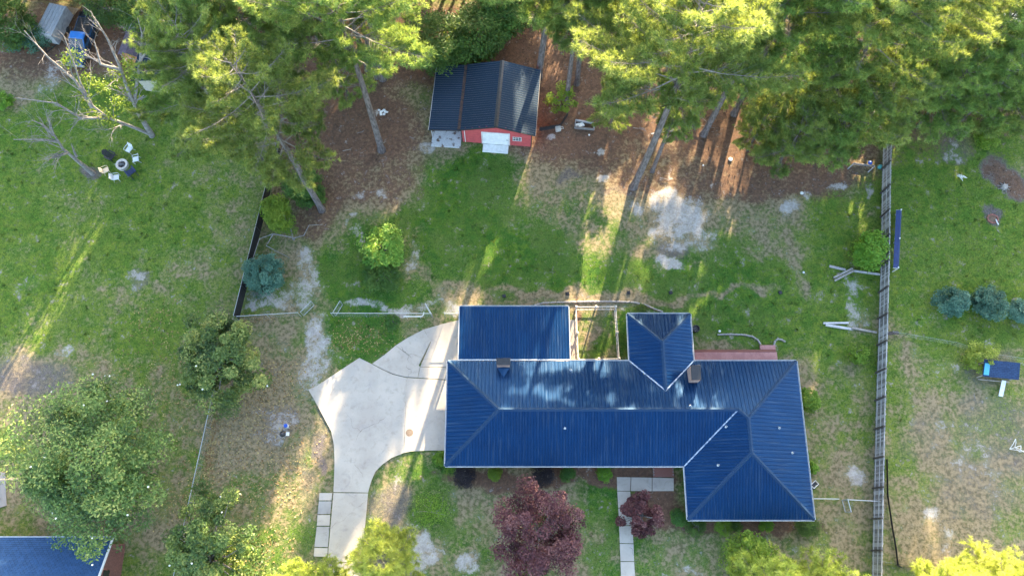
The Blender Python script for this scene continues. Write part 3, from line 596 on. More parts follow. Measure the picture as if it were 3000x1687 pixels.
def tufts(name, C, D, rs, needles=20, length=0.30, width=0.028, tone=None):
    """pine tufts: needles radiating from each centre, biased along D"""
    n = len(C); d = rs.normal(size=(n, needles, 3)); d = unit(unit(d) * 1.0 + D[:, None, :] * 0.75)
    side = unit(np.cross(d, rs.normal(size=(n, needles, 3)))) * width * 0.5
    ln = length * (0.65 + 0.6 * rs.rand(n, needles, 1)); c = C[:, None, :] + d * 0.03
    V = np.stack([c - side, c + side, c + d * ln], 2).reshape(-1, 3)
    return set_tone(np_mesh(name, V, np.arange(n * needles * 3).reshape(-1, 3)), np.repeat(rs.rand(n) if tone is None else tone, needles * 3))
def pine_variant(seed, H=26.0, base=0.48, Rm=4.6, nb=60, dens=1.0, needles=20, nlen=0.34, trunk_r=0.30, top=0.25, nw=0.036, m='pine', bare=False):
    """trunk, limbs and crown meshes of one pine"""
    rs = np.random.RandomState(seed); tr = MB(); lim = MB()
    bend = rs.uniform(-0.35, 0.35, 2); path = lambda t: Vector((bend[0] * math.sin(t * 3.0), bend[1] * math.sin(t * 2.3), H * t))
    ts = [0, 0.012, 0.04, 0.15, 0.3, 0.45, 0.6, 0.75, 0.88, 0.97]; rr = [1.55, 1.25, 1.05, 0.95, 0.86, 0.75, 0.6, 0.42, 0.24, 0.08]
    tr.tube([path(t) - Vector((0, 0, 0.2 if t == 0 else 0)) for t in ts], [trunk_r * r for r in rr], 10)
    C, D, TN = [], [], []
    for i in range(nb):
        bt = rs.beta(1.6, 1.6)
        u = (i + rs.rand()) / nb; h = base + (0.985 - base) * u ** 0.9; az = i * 2.4 + rs.uniform(-0.5, 0.5)
        prof = min(1.0, (u + 0.22) / 0.45) * (1 - u) ** 0.55 * 1.1 + top * (u > 0.6) * (1.0 - u) + 0.10
        Lb = Rm * prof * rs.uniform(0.62, 1.15) * (0.22 if bare and u < 0.8 and math.cos(az + math.pi / 2) > 0.55 else 1.0); el = R(-6 + 46 * u + rs.uniform(-9, 9))
        o = path(h); dr = Vector((math.cos(az), math.sin(az), 0))
        pt = lambda s: o + dr * (Lb * s * math.cos(el)) + Vector((0, 0, Lb * s * math.sin(el) + 0.12 * Lb * s * s * s - 0.05 * Lb * math.sin(s * 3.1)))
        lim.tube([pt(s) for s in (0, 0.35, 0.7, 1.0)], [0.060 * trunk_r / 0.3 * (0.6 + 0.5 * prof), 0.036, 0.022, 0.008], 5, False)
        ns = max(4, int(dens * (4 + Lb * 3.2)))
        for j in range(ns):
            s = 0.25 + 0.75 * ((j + rs.rand()) / ns) ** 0.8; p = pt(s); sg = 1 if j % 2 else -1
            a2 = az + sg * R(rs.uniform(25, 72)); sl = Lb * 0.32 * (1.12 - s) + rs.uniform(0.22, 0.5)
            d2 = Vector((math.cos(a2), math.sin(a2), rs.uniform(0.05, 0.40))).normalized(); q = p + d2 * sl
            lim.tube([p, q], [0.012, 0.005], 3, False)
            nt = max(2, int(sl / 0.26)); st_ = 0.55 * bt + 0.45 * rs.rand()
            for k in range(nt):
                f = 0.35 + 0.65 * (k + 1) / nt; c = p + d2 * sl * f; jt = rs.normal(size=3) * 0.12
                C.append((c.x + jt[0], c.y + jt[1], c.z + jt[2] * 0.7)); D.append((d2.x * 0.6, d2.y * 0.6, 0.75)); TN.append(0.8 * st_ + 0.2 * rs.rand())
        c = pt(1.0); C.append(tuple(c)); D.append((dr.x * 0.6, dr.y * 0.6, 0.7)); TN.append(bt)
    C = np.array(C); D = unit(np.array(D))
    tm = tr.mesh('trunk', True); tm.materials.append(MT['bark']); lm = lim.mesh('limbs'); lm.materials.append(MT['greybark'])
    cm = tufts('crown', C, D, rs, needles, nlen, nw, np.array(TN)); cm.materials.append(MT[m])
    return tm, lm, cm
def broad_variant(seed, rad=(3, 3, 2.6), zc=4.5, ncl=70, per=70, leaf=0.17, cr=0.55, m='broad', trunk_r=0.16, shell=0.55, aspect=0.55, limbs=18, bark='greybark', lump=0.3, zmin=None, H0=None):
    rs = np.random.RandomState(seed); K = []
    lob = unit(rs.normal(size=(9, 3))); la = rs.uniform(-lump, lump, 9)
    d = unit(rs.normal(size=(ncl, 3))); r = (shell + (1 - shell) * rs.rand(ncl, 1) ** 0.6)
    bump = 1 + (np.clip(d @ lob.T, 0, 1) ** 4 * la).sum(1, keepdims=True)
    K = d * r * bump * np.array(rad) + np.array([0, 0, zc])
    if zmin is not None: K[:, 2] = np.maximum(K[:, 2], zmin + rs.rand(ncl) * 0.3)
    cs = cr * (0.6 + 0.8 * rs.rand(ncl, 1, 1)); dd = rs.normal(size=(ncl, per, 3)); dd[..., 2] *= 0.6
    rad_ = rs.rand(ncl, per, 1) ** 0.45; C = (K[:, None, :] + unit(dd) * rad_ * cs * np.array([1.2, 1.2, 0.75])).reshape(-1, 3)
    if zmin is not None: C[:, 2] = np.maximum(C[:, 2], 0.05)
    Nn = np.repeat(unit(K - np.array([0, 0, zc])), per, 0) * 0.5 + np.array([0, 0, 0.6])
    cm = leaf_quads('crown', C, leaf, rs, 0.3, aspect, Nn, np.repeat(rs.beta(1.5, 1.5, ncl), per) * 0.75 + rs.rand(ncl * per) * 0.25); cm.materials.append(MT[m])
    tr = MB(); zt = zc - rad[2] * 0.35 if H0 is None else H0
    tr.tube([(0, 0, -0.2), (0.03, 0, zt * 0.3), (-0.04, 0.03, zt * 0.7), (0, 0, zt)], [trunk_r * 1.4, trunk_r, trunk_r * 0.9, trunk_r * 0.7], 8)
    for i in range(limbs):
        k = Vector(K[(i * 7) % ncl]); s = Vector((0, 0, zt * rs.uniform(0.55, 1.0))); mid = s.lerp(k, 0.5) + Vector((*rs.normal(size=2) * 0.15, 0.18))
        tr.tube([s, mid, k], [trunk_r * 0.45, trunk_r * 0.26, 0.012], 5, False)
    tm = tr.mesh('trunk', True); tm.materials.append(MT[bark])
    return tm, None, cm, K
def plant_tree(name, label, var, loc, cat='tree', rz=0.0, scale=1.0, group=None, lean=(0, 0)):
    t = thing(name, label, cat, loc, 0, group, (lean[0], lean[1], rz), scale)
    obj('trunk', var[0], None, t)
    if var[1]: obj('limbs', var[1], None, t)
    obj('crown', var[2], None, t)
    return t

# ------------------------------------------------------------------ pines
TALL = [pine_variant(11, 26, 0.46, 6.6, 46, 2.3, 22), pine_variant(12, 26, 0.50, 6.0, 42, 2.3, 22), pine_variant(13, 26, 0.42, 6.8, 50, 2.3, 22), pine_variant(14, 26, 0.54, 4.8, 40, 2.1, 22), pine_variant(15, 26, 0.58, 6.6, 54, 2.3, 22, bare=True)]
WOODS = [pine_variant(41, 26, 0.44, 6.2, 66, 1.0, 8, 0.42, 0.3, 0.25, 0.09), pine_variant(42, 26, 0.48, 5.6, 62, 1.0, 8, 0.42, 0.3, 0.25, 0.09), pine_variant(43, 26, 0.38, 6.4, 70, 1.0, 8, 0.42, 0.3, 0.25, 0.09), pine_variant(44, 26, 0.5, 4.6, 56, 1.0, 8, 0.42, 0.3, 0.25, 0.09)]
YOUNG = [pine_variant(21, 11, 0.12, 3.5, 40, 1.9, 22, 0.34, 0.16), pine_variant(22, 11, 0.16, 3.2, 36, 1.9, 22, 0.34, 0.15)]
rp = random.Random(5)
tall_list = [   # base px, base py, height m, variant, label
    (1118, 440, 26, 4, 'tall pine whose bare trunk stands left of the red-walled shed'),
    (943, 615, 24, 1, 'leaning-looking tall pine rooted behind the bright green bush by the black screen fence'),
    (775, 486, 21.5, 2, 'broad yellow-green pine overhanging the left lawn nearest the fire pit'),
    (1856, 547, 27.5, 4, 'largest pine with long thick bare trunk standing in pine straw right of the shed'),
    (1911, 501, 16, 3, 'thinner pine just right of the largest bare-trunked pine'),
    (2062, 393, 25, 4, 'pine with short visible flared trunk right of the branch pile'),
    (1577, 228, 27, 1, 'pine with straight upright trunk right behind the shed roof corner'),
    (1659, 303, 20, 3, 'slim pine rising behind the lime sapling right of the shed'),
    (1690, 246, 21, 1, 'slim pine just behind and right of the lime sapling'),
    (1122, 232, 25, 3, 'right-hand trunk of the twin pines behind the left shed pine'),
    (1106, 226, 24, 1, 'left-hand trunk of the twin pines behind the left shed pine'),
    (1078, 204, 22, 3, 'dark pine trunk just left of the twin pines'),
    (842, 322, 24, 0, 'pine standing behind the broad yellow-green pine on the left'),
    (1805, 285, 24, 2, 'pine behind the largest bare-trunked pine on its left side'),
    (1965, 255, 25, 0, 'pine behind the branch pile near the top of the photo'),
    (2150, 335, 25, 2, 'pine in the right-hand thicket behind the flared trunk pine'),
    (2262, 300, 26, 1, 'tall sunlit pine in the middle of the right-hand thicket'),
    (2372, 372, 23, 0, 'tall sunlit pine left of the top end of the plank fence'),
    (2490, 285, 25, 2, 'tall pine above the top end of the plank fence'),
    (960, 190, 25, 2, 'pine crown at the top of the photo left of the twin pines'),
]
for i, (px, py, h, v, lb) in enumerate(tall_list):
    plant_tree('pine_tree', lb, TALL[v], at(px, py, -0.05), 'pine tree', rp.uniform(0, 6.28) if v != 4 else (px - 1500) / 2600, h / 26.0, 'tall pines at the back of the yard', (rp.uniform(-0.02, 0.02), rp.uniform(-0.02, 0.02)))
young_list = [
    (2275, 486, 9.5, 0, 'bushy young pine at the front edge of the right thicket above the bare sand'),
    (2392, 470, 10.0, 1, 'bushy young pine beside the plank fence above the garden frame'),
    (2475, 432, 12.0, 0, 'bushy young pine hiding the top end of the plank fence'),
    (2190, 440, 8.0, 1, 'dark young pine right of the flared trunk pine'),
    (2330, 420, 12.5, 1, 'young pine in the thicket behind the one above the bare sand'),
    (1790, 372, 7.5, 1, 'low young pine between the shed and the largest pine'),
    (2688, 372, 10.5, 0, 'dark young pine just right of the plank fence top'),
    (2790, 372, 11.0, 1, 'dark young pine above the grey bare patch on the right lawn'),
    (2880, 385, 9.5, 0, 'dark young pine above the dark mulch island'),
    (2640, 290, 13.5, 1, 'young pine in the back row right of the plank fence'),
    (2760, 262, 13.0, 0, 'young pine in the back row above the right lawn'),
    (2870, 275, 13.0, 1, 'young pine in the back row near the pale outbuilding'),
    (2975, 350, 11.0, 1, 'young pine cut by the right edge of the photo'),
    (2560, 330, 12.0, 0, 'young pine right behind the top end of the plank fence'),
    (2240, 400, 11.0, 0, 'young pine deep in the right thicket beside the sunlit tall pine'),
    (2090, 300, 11.0, 1, 'young pine behind the flared trunk pine'),
    (1030, 300, 9.0, 1, 'low young pine behind the white scraps left of the shed'),
]
for i, (px, py, h, v, lb) in enumerate(young_list):
    plant_tree('pine_tree', lb, YOUNG[v], at(px, py, -0.05), 'pine tree', rp.uniform(0, 6.28), h / 11.0, 'young pines in the thickets')
# the same woods going on behind the top of the photo (they shade the yard)
# trees keep clear of the gaps through which the low sun reaches lawn, drive and roof
LANES = ((-9.4, 0.2), (0.2, 0.6), (-45.0, 0.4), (-18.5, 0.1), (10.9, 0.3), (21.5, 0.3), (32.0, 0.3))
ca, sa_ = math.cos(SUN_AZ), math.sin(SUN_AZ)
for row, (Y, hh) in enumerate(((55, 17.5), (62, 19), (70, 21.5), (78, 24), (86, 26), (94, 26.5), (103, 27))):
    X = -64 + (row % 2) * 3.7
    while X < 100:
        x, y = X + rp.uniform(-1.6, 1.6), Y + rp.uniform(-2, 2); X += 7.4
        c_ = x * math.cos(SUN_AZ) - y * math.sin(SUN_AZ)
        if -11.5 < c_ < 6 and not (-7.2 < c_ < -2.2) and row not in (2, 5): continue
        if row < 2 and x > 16 and rp.random() < 0.6: continue
        for tries in range(8):
            v = rp.randrange(4) if tries < 3 else 3; sc_ = hh / 26.0 * rp.uniform(0.92, 1.06) * (1 if tries < 5 else 0.85)
            xx = x + (rp.uniform(-3.0, 3.0) if tries else 0); cc = xx * ca - y * sa_; Re = (5.0, 4.6, 5.2, 3.7)[v] * sc_
            if all(abs(cc - l) > w + Re for l, w in LANES):
                plant_tree('pine_tree', 'tall pine of the woods beyond the top edge of the photo', WOODS[v], (xx, y, -0.1), 'pine tree', rp.uniform(0, 6.28), sc_, 'pines of the woods behind'); break

UNDER = [broad_variant(71, (2.3, 2.3, 2.1), 3.0, 70, 80, .26, .55, 'broad', .12, .4, .55, 12, 'greybark', .4, .3), broad_variant(72, (2.0, 2.0, 2.3), 3.2, 66, 80, .26, .55, 'broad', .12, .4, .55, 12, 'greybark', .4, .3)]
X = -46
while X < 62:
    plant_tree('understory_tree', 'dark leafy understory tree along the top edge of the photo', UNDER[int(X) % 2], (X, rp.uniform(52.2, 54.5), -0.1), 'tree', rp.uniform(0, 6), rp.uniform(.85, 1.25), 'understory trees at the top edge'); X += rp.uniform(3.4, 4.8)

# ------------------------------------------------------------------ the shed with its lean-to
sh = thing('shed', 'red-walled metal shed with navy ribbed roof and white roll-up door', 'shed', (-1.44, 35.72, 0), R(-4.6))
hw2, EV, AP = 3.25, 2.42, 3.42; FR, BK = -0.14, 6.85
roof_slope('roof_slope', [(-hw2 - 0.05, BK, EV + 0.02), (0, BK, AP), (0, FR, AP), (-hw2 - 0.05, FR, EV + 0.02)], (-1, 0), MT['shedroof'], sh, 0.235, 0.028, 0.02, 0.04, MT['rib'])
roof_slope('roof_slope', [(hw2 + 0.36, BK, EV - 0.09), (0, BK, AP), (0, FR, AP), (hw2 + 0.36, FR, EV - 0.09)], (1, 0), MT['shedroof'], sh, 0.235, 0.028, 0.02, 0.04, MT['rib'])
roof_slope('lean_to_roof', [(-6.25, BK, 2.02), (-hw2 - 0.02, BK, EV - 0.08), (-hw2 - 0.02, FR, EV - 0.08), (-6.25, FR, 2.02)], (-1, 0), MT['shedroof'], sh, 0.235, 0.028, 0.02, 0.04, MT['rib'], 0.05)
ridge_cap((0, BK, AP + 0.01), (0, FR, AP + 0.01), MT['blackm'], sh, 0.2)
MB().box(-hw2 - 0.32, -hw2 - 0.02, FR + 0.05, BK - 0.05, EV - 0.055, EV - 0.035).build('leaf_litter', mat('rusty_leaf_litter', (0.085, 0.045, 0.035), (0.03, 0.026, 0.028), 4, 0.95), sh)
for a, b in (((-6.25, FR, 2.02), (-hw2, FR, EV - 0.08)), ((-hw2, FR, EV + 0.0), (0, FR, AP - 0.02)), ((0, FR, AP - 0.02), (hw2 + 0.36, FR, EV - 0.11))):
    MB().bar(Vector(a) + Vector((0, -0.02, -0.03)), Vector(b) + Vector((0, -0.02, -0.03)), 0.03, 0.11).build('rake_trim', MT['blackm'], sh)
MB().bar((hw2 + 0.37, FR, EV - 0.10), (hw2 + 0.37, BK, EV - 0.10), 0.03, 0.05).build('eave_trim', MT['timber'], sh)
MB().bar((-6.27, FR, 2.0), (-6.27, BK, 2.0), 0.03, 0.05).build('eave_trim', MT['galv'], sh)
red = mat('red_painted_siding', (0.50, 0.085, 0.085), (0.40, 0.065, 0.07), 2.5, 0.6, bstr=0.1)
sid = MB().add([(-hw2, 0, -0.1), (hw2, 0, -0.1), (hw2, 0, EV), (0, 0, AP - 0.05), (-hw2, 0, EV), (-hw2, 6.6, -0.1), (hw2, 6.6, -0.1), (hw2, 6.6, EV), (0, 6.6, AP - 0.05), (-hw2, 6.6, EV)],
               [(0, 1, 2, 3, 4), (9, 8, 7, 6, 5), (0, 5, 6, 1), (1, 6, 7, 2), (5, 0, 4, 9)]).build('wall', red, sh)
# horizontal siding courses proud of the wall: each course a piece
z = 0.03
while z < AP - 0.2:
    half = hw2 if z < EV - 0.05 else hw2 * (AP - 0.1 - z) / (AP - EV)
    if half > 0.3: MB().add([(-half, -0.012, z), (half, -0.012, z), (half, -0.03, z + 0.025), (-half, -0.03, z + 0.025), (half, -0.004, z + 0.17), (-half, -0.004, z + 0.17)], [(0, 1, 2, 3), (3, 2, 4, 5)]).build('siding_course', red, sid)
    z += 0.2
for X in (-hw2, hw2): MB().box(X - 0.04, X + 0.04, -0.05, 0.03, -0.05, EV - 0.02).build('corner_trim', mat('dark_corner_trim', (0.05, 0.03, 0.03), (0.03, 0.02, 0.02), 4, 0.7), sh)
dr = MB().box(-1.30, 1.16, -0.06, 0.02, 0.0, 2.08).build('roll_up_door', MT['white'], sh)
for i in range(9): MB().box(-1.29, 1.15, -0.075, -0.055, 0.06 + i * 0.225, 0.24 + i * 0.225).build('door_panel', MT['white'], dr)
MB().box(0.92, 1.1, -0.11, -0.07, 1.0, 1.04).build('handle', MT['blackm'], dr)
for a, b in (((-1.36, -0.05, 0), (-1.36, -0.05, 2.14)), ((1.22, -0.05, 0), (1.22, -0.05, 2.14)), ((-1.36, -0.05, 2.14), (1.22, -0.05, 2.14))): MB().bar(a, b, 0.06).build('door_frame', MT['white'], sh)
wn_ = MB().box(1.55, 2.3, -0.04, 0.02, 0.98, 1.62).build('window', MT['glass'], sh)
fb = MB()
for x in (1.55, 1.80, 2.05, 2.3): fb.box(x - 0.018, x + 0.018, -0.06, -0.03, 0.98, 1.62)
for zz in (0.98, 1.3, 1.62): fb.box(1.50, 2.35, -0.065, -0.035, zz - 0.022, zz + 0.022)
fb.build('frame', MT['white'], wn_)
MB().tube([(-2.95, -0.06, 0.1), (-2.95, -0.06, 2.2)], 0.035, 8).build('downpipe', MT['white'], sh)
for Y in (0.25, 3.3, 6.4): MB().bar((-6.1, Y, -0.1), (-6.1, Y, 1.98), 0.09).build('lean_to_post', MT['greywood'], sh)
MB().bar((-6.1, 0.25, 1.2), (-5.5, 0.25, 2.0), 0.06).build('brace', MT['greywood'], sh)
sp = tag(thing('shed_slabs', None, None, (-1.44, 35.72, 0), R(-4.6)), kind='structure')
litter = mat('littered_pale_concrete', (0.58, 0.58, 0.58), (0.15, 0.10, 0.08), 1.7, 0.85, lo=0.54, hi=0.64, detail=8)
MB().bbox(-6.15, -3.38, -0.72, 1.2, -0.1, 0.06, 0.01).build('slab', litter, sp); MB().bbox(-6.15, -3.38, 1.22, 6.3, -0.1, 0.06, 0.01).build('slab', MT['conc2'], sp)
MB().bbox(-1.27, 1.13, -0.92, -0.11, -0.1, 0.07, 0.01).build('ramp_slab', MT['white'], sp)

# ------------------------------------------------------------------ plank fence on the right
fpts = [at(x, y) for x, y in ((2600, 300), (2586, 430), (2582, 560), (2578, 800), (2567, 1117), (2559.5, 1400), (2552, 1740))]
fence = thing('plank_fence', 'weathered grey vertical-plank fence running down the right side', 'fence')
def along(pts):
    seg = [(pts[i + 1] - pts[i]).length for i in range(len(pts) - 1)]; T = sum(seg)
    def f(d):
        for i, s in enumerate(seg):
            if d <= s or i == len(seg) - 1: return pts[i].lerp(pts[i + 1], d / s), (pts[i + 1] - pts[i]).normalized()
            d -= s
    return f, T
fa, FT = along(fpts); rf = random.Random(8)
bmes = []
for k in range(4):
    me = MB().bbox(-0.074, 0.074, -0.010, 0.010, -0.05, 1.80 + 0.02 * (k - 1.5), 0.003).mesh('board'); me.materials.append(MT['greywood']); bmes.append(me)
nbd = 298; step = FT / nbd
for i in range(nbd):
    p, d = fa((i + 0.5) * step); a = math.atan2(d.y, d.x)
    obj('board', bmes[rf.randrange(4)], None, fence, (p.x + 0.06 + rf.uniform(-.008, .008), p.y, rf.uniform(-0.03, 0.0)), (rf.uniform(-.012, .012), rf.uniform(-0.012, 0.012), a))
npst = int(FT / 2.44)
for i in range(npst + 1):
    p, d = fa(min(i * 2.44, FT - 0.01)); MB().bar((p.x - 0.04, p.y, -0.2), (p.x - 0.04 + rf.uniform(-.03, .03), p.y + rf.uniform(-.03, .03), 1.84), 0.13).build('post', MT['postwood'], fence)
    if i < npst:
        q, _ = fa((i + 1) * 2.44)
        for z in (0.22, 0.98, 1.70): MB().bar((p.x + 0.03, p.y, z), (q.x + 0.03, q.y, z + rf.uniform(-.015, .015)), 0.045, 0.09).build('rail', MT['rail'], fence)

# ------------------------------------------------------------------ chain-link fences and gates
def mesh_panel(a, b, z0, z1, parent, m=None, name='wire_mesh'):
    a, b = Vector(a), Vector(b); L_ = (b - a).length
    me = bpy.data.meshes.new(name); me.from_pydata([(a.x, a.y, z0), (b.x, b.y, z0), (b.x, b.y, z1), (a.x, a.y, z1)], [], [(0, 1, 2, 3)])
    uv = me.uv_layers.new(name='UVMap')
    for i, c_ in enumerate(((0, 0), (L_, 0), (L_, z1 - z0), (0, z1 - z0))): uv.data[i].uv = c_
    return obj(name, me, m or MT['mesh'], parent)
def chain_fence(pts, label, h=1.2, name='chain_link_fence', rail=0.03, sp=3.0, ends=True):
    pts = [Vector(p) for p in pts]; f = thing(name, label, 'fence')
    for a, b in zip(pts[:-1], pts[1:]):
        MB().tube([(a.x, a.y, h), (b.x, b.y, h)], rail, 6).build('top_rail', MT['galv'], f); mesh_panel(a, b, 0.02, h, f)
        n = max(1, round((b - a).length / sp))
        for i in range(n + 1):
            if i == n and (b - pts[-1]).length > 0.01: continue
            p = a.lerp(b, i / n); MB().tube([(p.x, p.y, -0.2), (p.x, p.y, h + 0.06)], 0.034, 7).build('post', MT['galv'], f)
    return f
def gate(a, b, label, h=1.2):
    g = thing('chain_link_gate', label, 'gate'); a, b = Vector(a), Vector(b)
    for p, q in (((a.x, a.y, 0.06), (b.x, b.y, 0.06)), ((a.x, a.y, h), (b.x, b.y, h)), ((a.x, a.y, 0.06), (a.x, a.y, h)), ((b.x, b.y, 0.06), (b.x, b.y, h))):
        MB().tube([p, q], 0.03, 6).build('frame_tube', MT['galv'], g)
    mesh_panel(a, b, 0.08, h - 0.02, g); MB().bar(Vector((b.x, b.y, 0.7)), Vector((b.x, b.y, 0.85)), 0.07).build('latch', MT['galv'], g); return g
# the back-yard side fence in black screen cloth
bf = thing('screen_fence', 'black cloth screen fence along the left side of the back yard', 'fence'); A_, B_ = at(822, 440), at(700, 938)
nseg = 6
for i in range(nseg):
    a, b = A_.lerp(B_, i / nseg), A_.lerp(B_, (i + 1) / nseg)
    MB().bar((a.x, a.y, 0.72), (b.x, b.y, 0.72), 0.03, 1.40).build('screen_cloth', MT['blackcloth'], bf)
    MB().tube([(a.x, a.y, -0.2), (a.x, a.y, 1.5)], 0.035, 7).build('post', MT['blackm'], bf)
    MB().tube([(a.x, a.y, 1.45), (b.x, b.y, 1.45)], 0.025, 6).build('top_rail', MT['galv'], bf)
c0 = at(700, 938)
chain_fence([c0, at(882, 926.5)], 'short chain-link fence from the black screen to the open gravel track', 1.2)
gate(at(890, 925), at(921, 894), 'chain-link gate swung open at the left side of the gravel track')
chain_fence([at(978, 928), at(1268, 929)], 'chain-link fence crossing the grass left of the carport', 1.2)
gate(at(984, 926), at(1004, 893), 'chain-link gate swung open at the right side of the gravel track')
gate(at(1266, 927), at(1250, 900), 'narrow chain-link gate standing open at the carport end of the fence')
chain_fence([at(1305, 929), at(1352, 929)], 'stub of chain-link fence joined to the carport corner', 1.2)
pp = thing('white_pipe', 'bent white plastic pipe lying along the chain-link fence', 'pipe')
MB().tube([at(1182, 927, 0.9), at(1236, 927, 0.9), at(1241, 921, 0.95), at(1242, 914, 1.0)], 0.045, 8).build('pipe', MT['white'], pp)
for q in (1190, 1230): MB().tube([at(q, 927, 0.9), Vector((at(q, 927, .9).x, at(q, 927, .9).y + .05, -0.1))], 0.02, 6).build('stake', MT['galv'], pp)
chain_fence([at(697, 942), at(640, 1150), at(545, 1585), at(520, 1720)], 'long chain-link boundary fence between the left lawn and the leaf-strewn strip', 1.2)
chain_fence([at(2370, 1462), at(2440, 1463)], 'short chain-link fence from the right wing of the house', 1.2)
chain_fence([at(2468, 1465), at(2562, 1470)], 'short chain-link fence joined to the plank fence', 1.2)
gate(at(2466, 1463), at(2476, 1500), 'chain-link gate swung open beside the right wing')
def wire_fence(pts, label, h, mcloth, gap=2.6):
    f = thing('low_wire_fence', label, 'fence'); pts = [Vector(p) for p in pts]
    for a, b in zip(pts[:-1], pts[1:]):
        n = max(1, round((b - a).length / gap))
        for i in range(n):
            p, q = a.lerp(b, i / n), a.lerp(b, (i + 1) / n)
            MB().tube([(p.x, p.y, -0.2), (p.x, p.y, h + 0.08)], 0.02, 5).build('stake', MT['postwood'], f)
            if mcloth: dz = h * 0.12 * math.sin(i * 2.3); MB().bar((p.x, p.y, h / 2), ((p.x + q.x) / 2 + .06 * math.sin(i * 1.7), (p.y + q.y) / 2, h / 2 - abs(dz)), 0.012, h).bar(((p.x + q.x) / 2 + .06 * math.sin(i * 1.7), (p.y + q.y) / 2, h / 2 - abs(dz)), (q.x, q.y, h / 2), 0.012, h).build('cloth', mcloth, f)
            else:
                mesh_panel(p, q, 0.0, h, f); MB().tube([(p.x, p.y, h), ((p.x + q.x) / 2, (p.y + q.y) / 2, h - 0.05), (q.x, q.y, h)], 0.006, 4).build('wire', MT['galv'], f)
    return f
wire_fence([at(2602, 978), at(2645, 985), at(2790, 1010), at(2880, 1040), at(3010, 1060)], 'thin sagging wire fence crossing the right neighbour lawn', 0.9, None)
wire_fence([at(2596, 1345), at(2598, 1450), at(2628, 1655), at(2640, 1662)], 'sagging black silt fence beside the plank fence at lower right', 0.3, MT['blackcloth'])
wire_fence([at(2582, 1647), at(2632, 1652), at(2780, 1676), at(2900, 1690)], 'low black silt fence crossing the lower right corner', 0.35, MT['blackcloth'])
wire_fence([at(1580, 385), at(1640, 375), at(1664, 338)], 'short black cloth fence right of the shed', 0.7, MT['blackcloth'], 1.5)

# ------------------------------------------------------------------ white vinyl garden pen
gp = thing('garden_pen', 'white railed garden pen between the carport and the rear wing', 'garden pen')
cs = [at(1688, 899, 1.0), at(1804, 898, 1.0), at(1814, 1050, 1.0), at(1695, 1052, 1.0)]
for i in range(4):
    a, b = cs[i], cs[(i + 1) % 4]; mid = a.lerp(b, 0.5)
    for p in (a, mid):
        MB().box(p.x - .065, p.x + .065, p.y - .065, p.y + .065, -0.1, 1.08).build('post', MT['cream'], gp)
        MB().add([(p.x - .1, p.y - .1, 1.08), (p.x + .1, p.y - .1, 1.08), (p.x + .1, p.y + .1, 1.08), (p.x - .1, p.y + .1, 1.08), (p.x, p.y, 1.18)], [(0, 1, 4), (1, 2, 4), (2, 3, 4), (3, 0, 4), (3, 2, 1, 0)]).build('post_cap', MT['cream'], gp)
    for z in (0.15, 0.98): MB().bar((a.x, a.y, z), (b.x, b.y, z), 0.065, 0.07).build('rail', MT['cream'], gp)
    d = b - a; n = int(d.length / 0.35)
    for k in range(1, n): q = a + d * (k / n); MB().bar((q.x, q.y, 0.15), (q.x, q.y, 0.98), 0.03).build('picket', MT['cream'], gp)

# ------------------------------------------------------------------ stone edgings
def edging(pts, label, size=0.22, seed=1, m='stone'):
    e = thing('stone_edging', label, 'edging'); rs = random.Random(seed); P_ = [at(*p) for p in pts]; f, T = along(P_); d = 0
    while d < T:
        p, t = f(d); s = size * rs.uniform(0.75, 1.2); mb = MB().bbox(-s / 2, s / 2, -0.07, 0.07, -0.1, rs.uniform(0.07, 0.13), 0.03)
        mb.build('stone', MT[m], e, (p.x, p.y, 0), (0, 0, math.atan2(t.y, t.x) + rs.uniform(-.15, .15))); d += s * 1.02
edging([(1570, 893), (1590, 888), (1630, 885.5), (1690, 884), (1740, 883), (1800, 883), (1855, 885), (1890, 893), (1917, 905), (1945, 915)], 'curved pale stone edging behind the carport and garden pen', 0.3, 3)
edging([(2105, 980), (2140, 979), (2180, 980.5), (2205, 986), (2220, 996), (2227, 1007)], 'curved stone edging of the weedy bed beside the pink terrace', 0.22, 4)
edging([(2268, 1008), (2270, 999), (2279, 993), (2291, 995), (2301, 1002)], 'small arc of stone edging right of the terrace step', 0.2, 5)
# black yard drain boxes in the tan strip
bx = [(1477, 867), (1663, 860), (1842, 857), (1965, 857), (2286, 857)]
lbl = ['black drain box behind the carport roof', 'black drain box in the sunlit strip behind the garden pen', 'black drain box above the rear wing left corner', 'black drain box above the rear wing right corner', 'black drain box at the far right end of the tan strip']
for (px, py), lb in zip(bx, lbl):
    p = at(px, py); t = thing('drain_box', lb, 'drain box', p, R(12), 'drain boxes in the tan strip')
    MB().bbox(-.15, .15, -.15, .15, -0.1, 0.07, 0.02).build('box', MT['charcoal'], t)
    for i in range(5): MB().box(-.12, .12, -.12 + i * .055, -.095 + i * .055, 0.07, 0.08).build('grate_bar', MT['blackm'], t)

# ------------------------------------------------------------------ small yard things
def tub(p, label):
    t = thing('garden_tub', label, 'tub', p)
    MB().lathe([(0.20, 0), (0.27, 0.04), (0.31, 0.42), (0.33, 0.45), (0.33, 0.48), (0.28, 0.48), (0.24, 0.12), (0.0, 0.12)], 20, caps=False).build('tub', MT['blackm'], t, smooth=True)
    MB().lathe([(0.26, 0.28), (0.15, 0.31), (0, 0.32)], 16, caps=False).build('soil', MT['ash'], t)
tub(at(2036, 966), 'round black garden tub right of the rear wing')
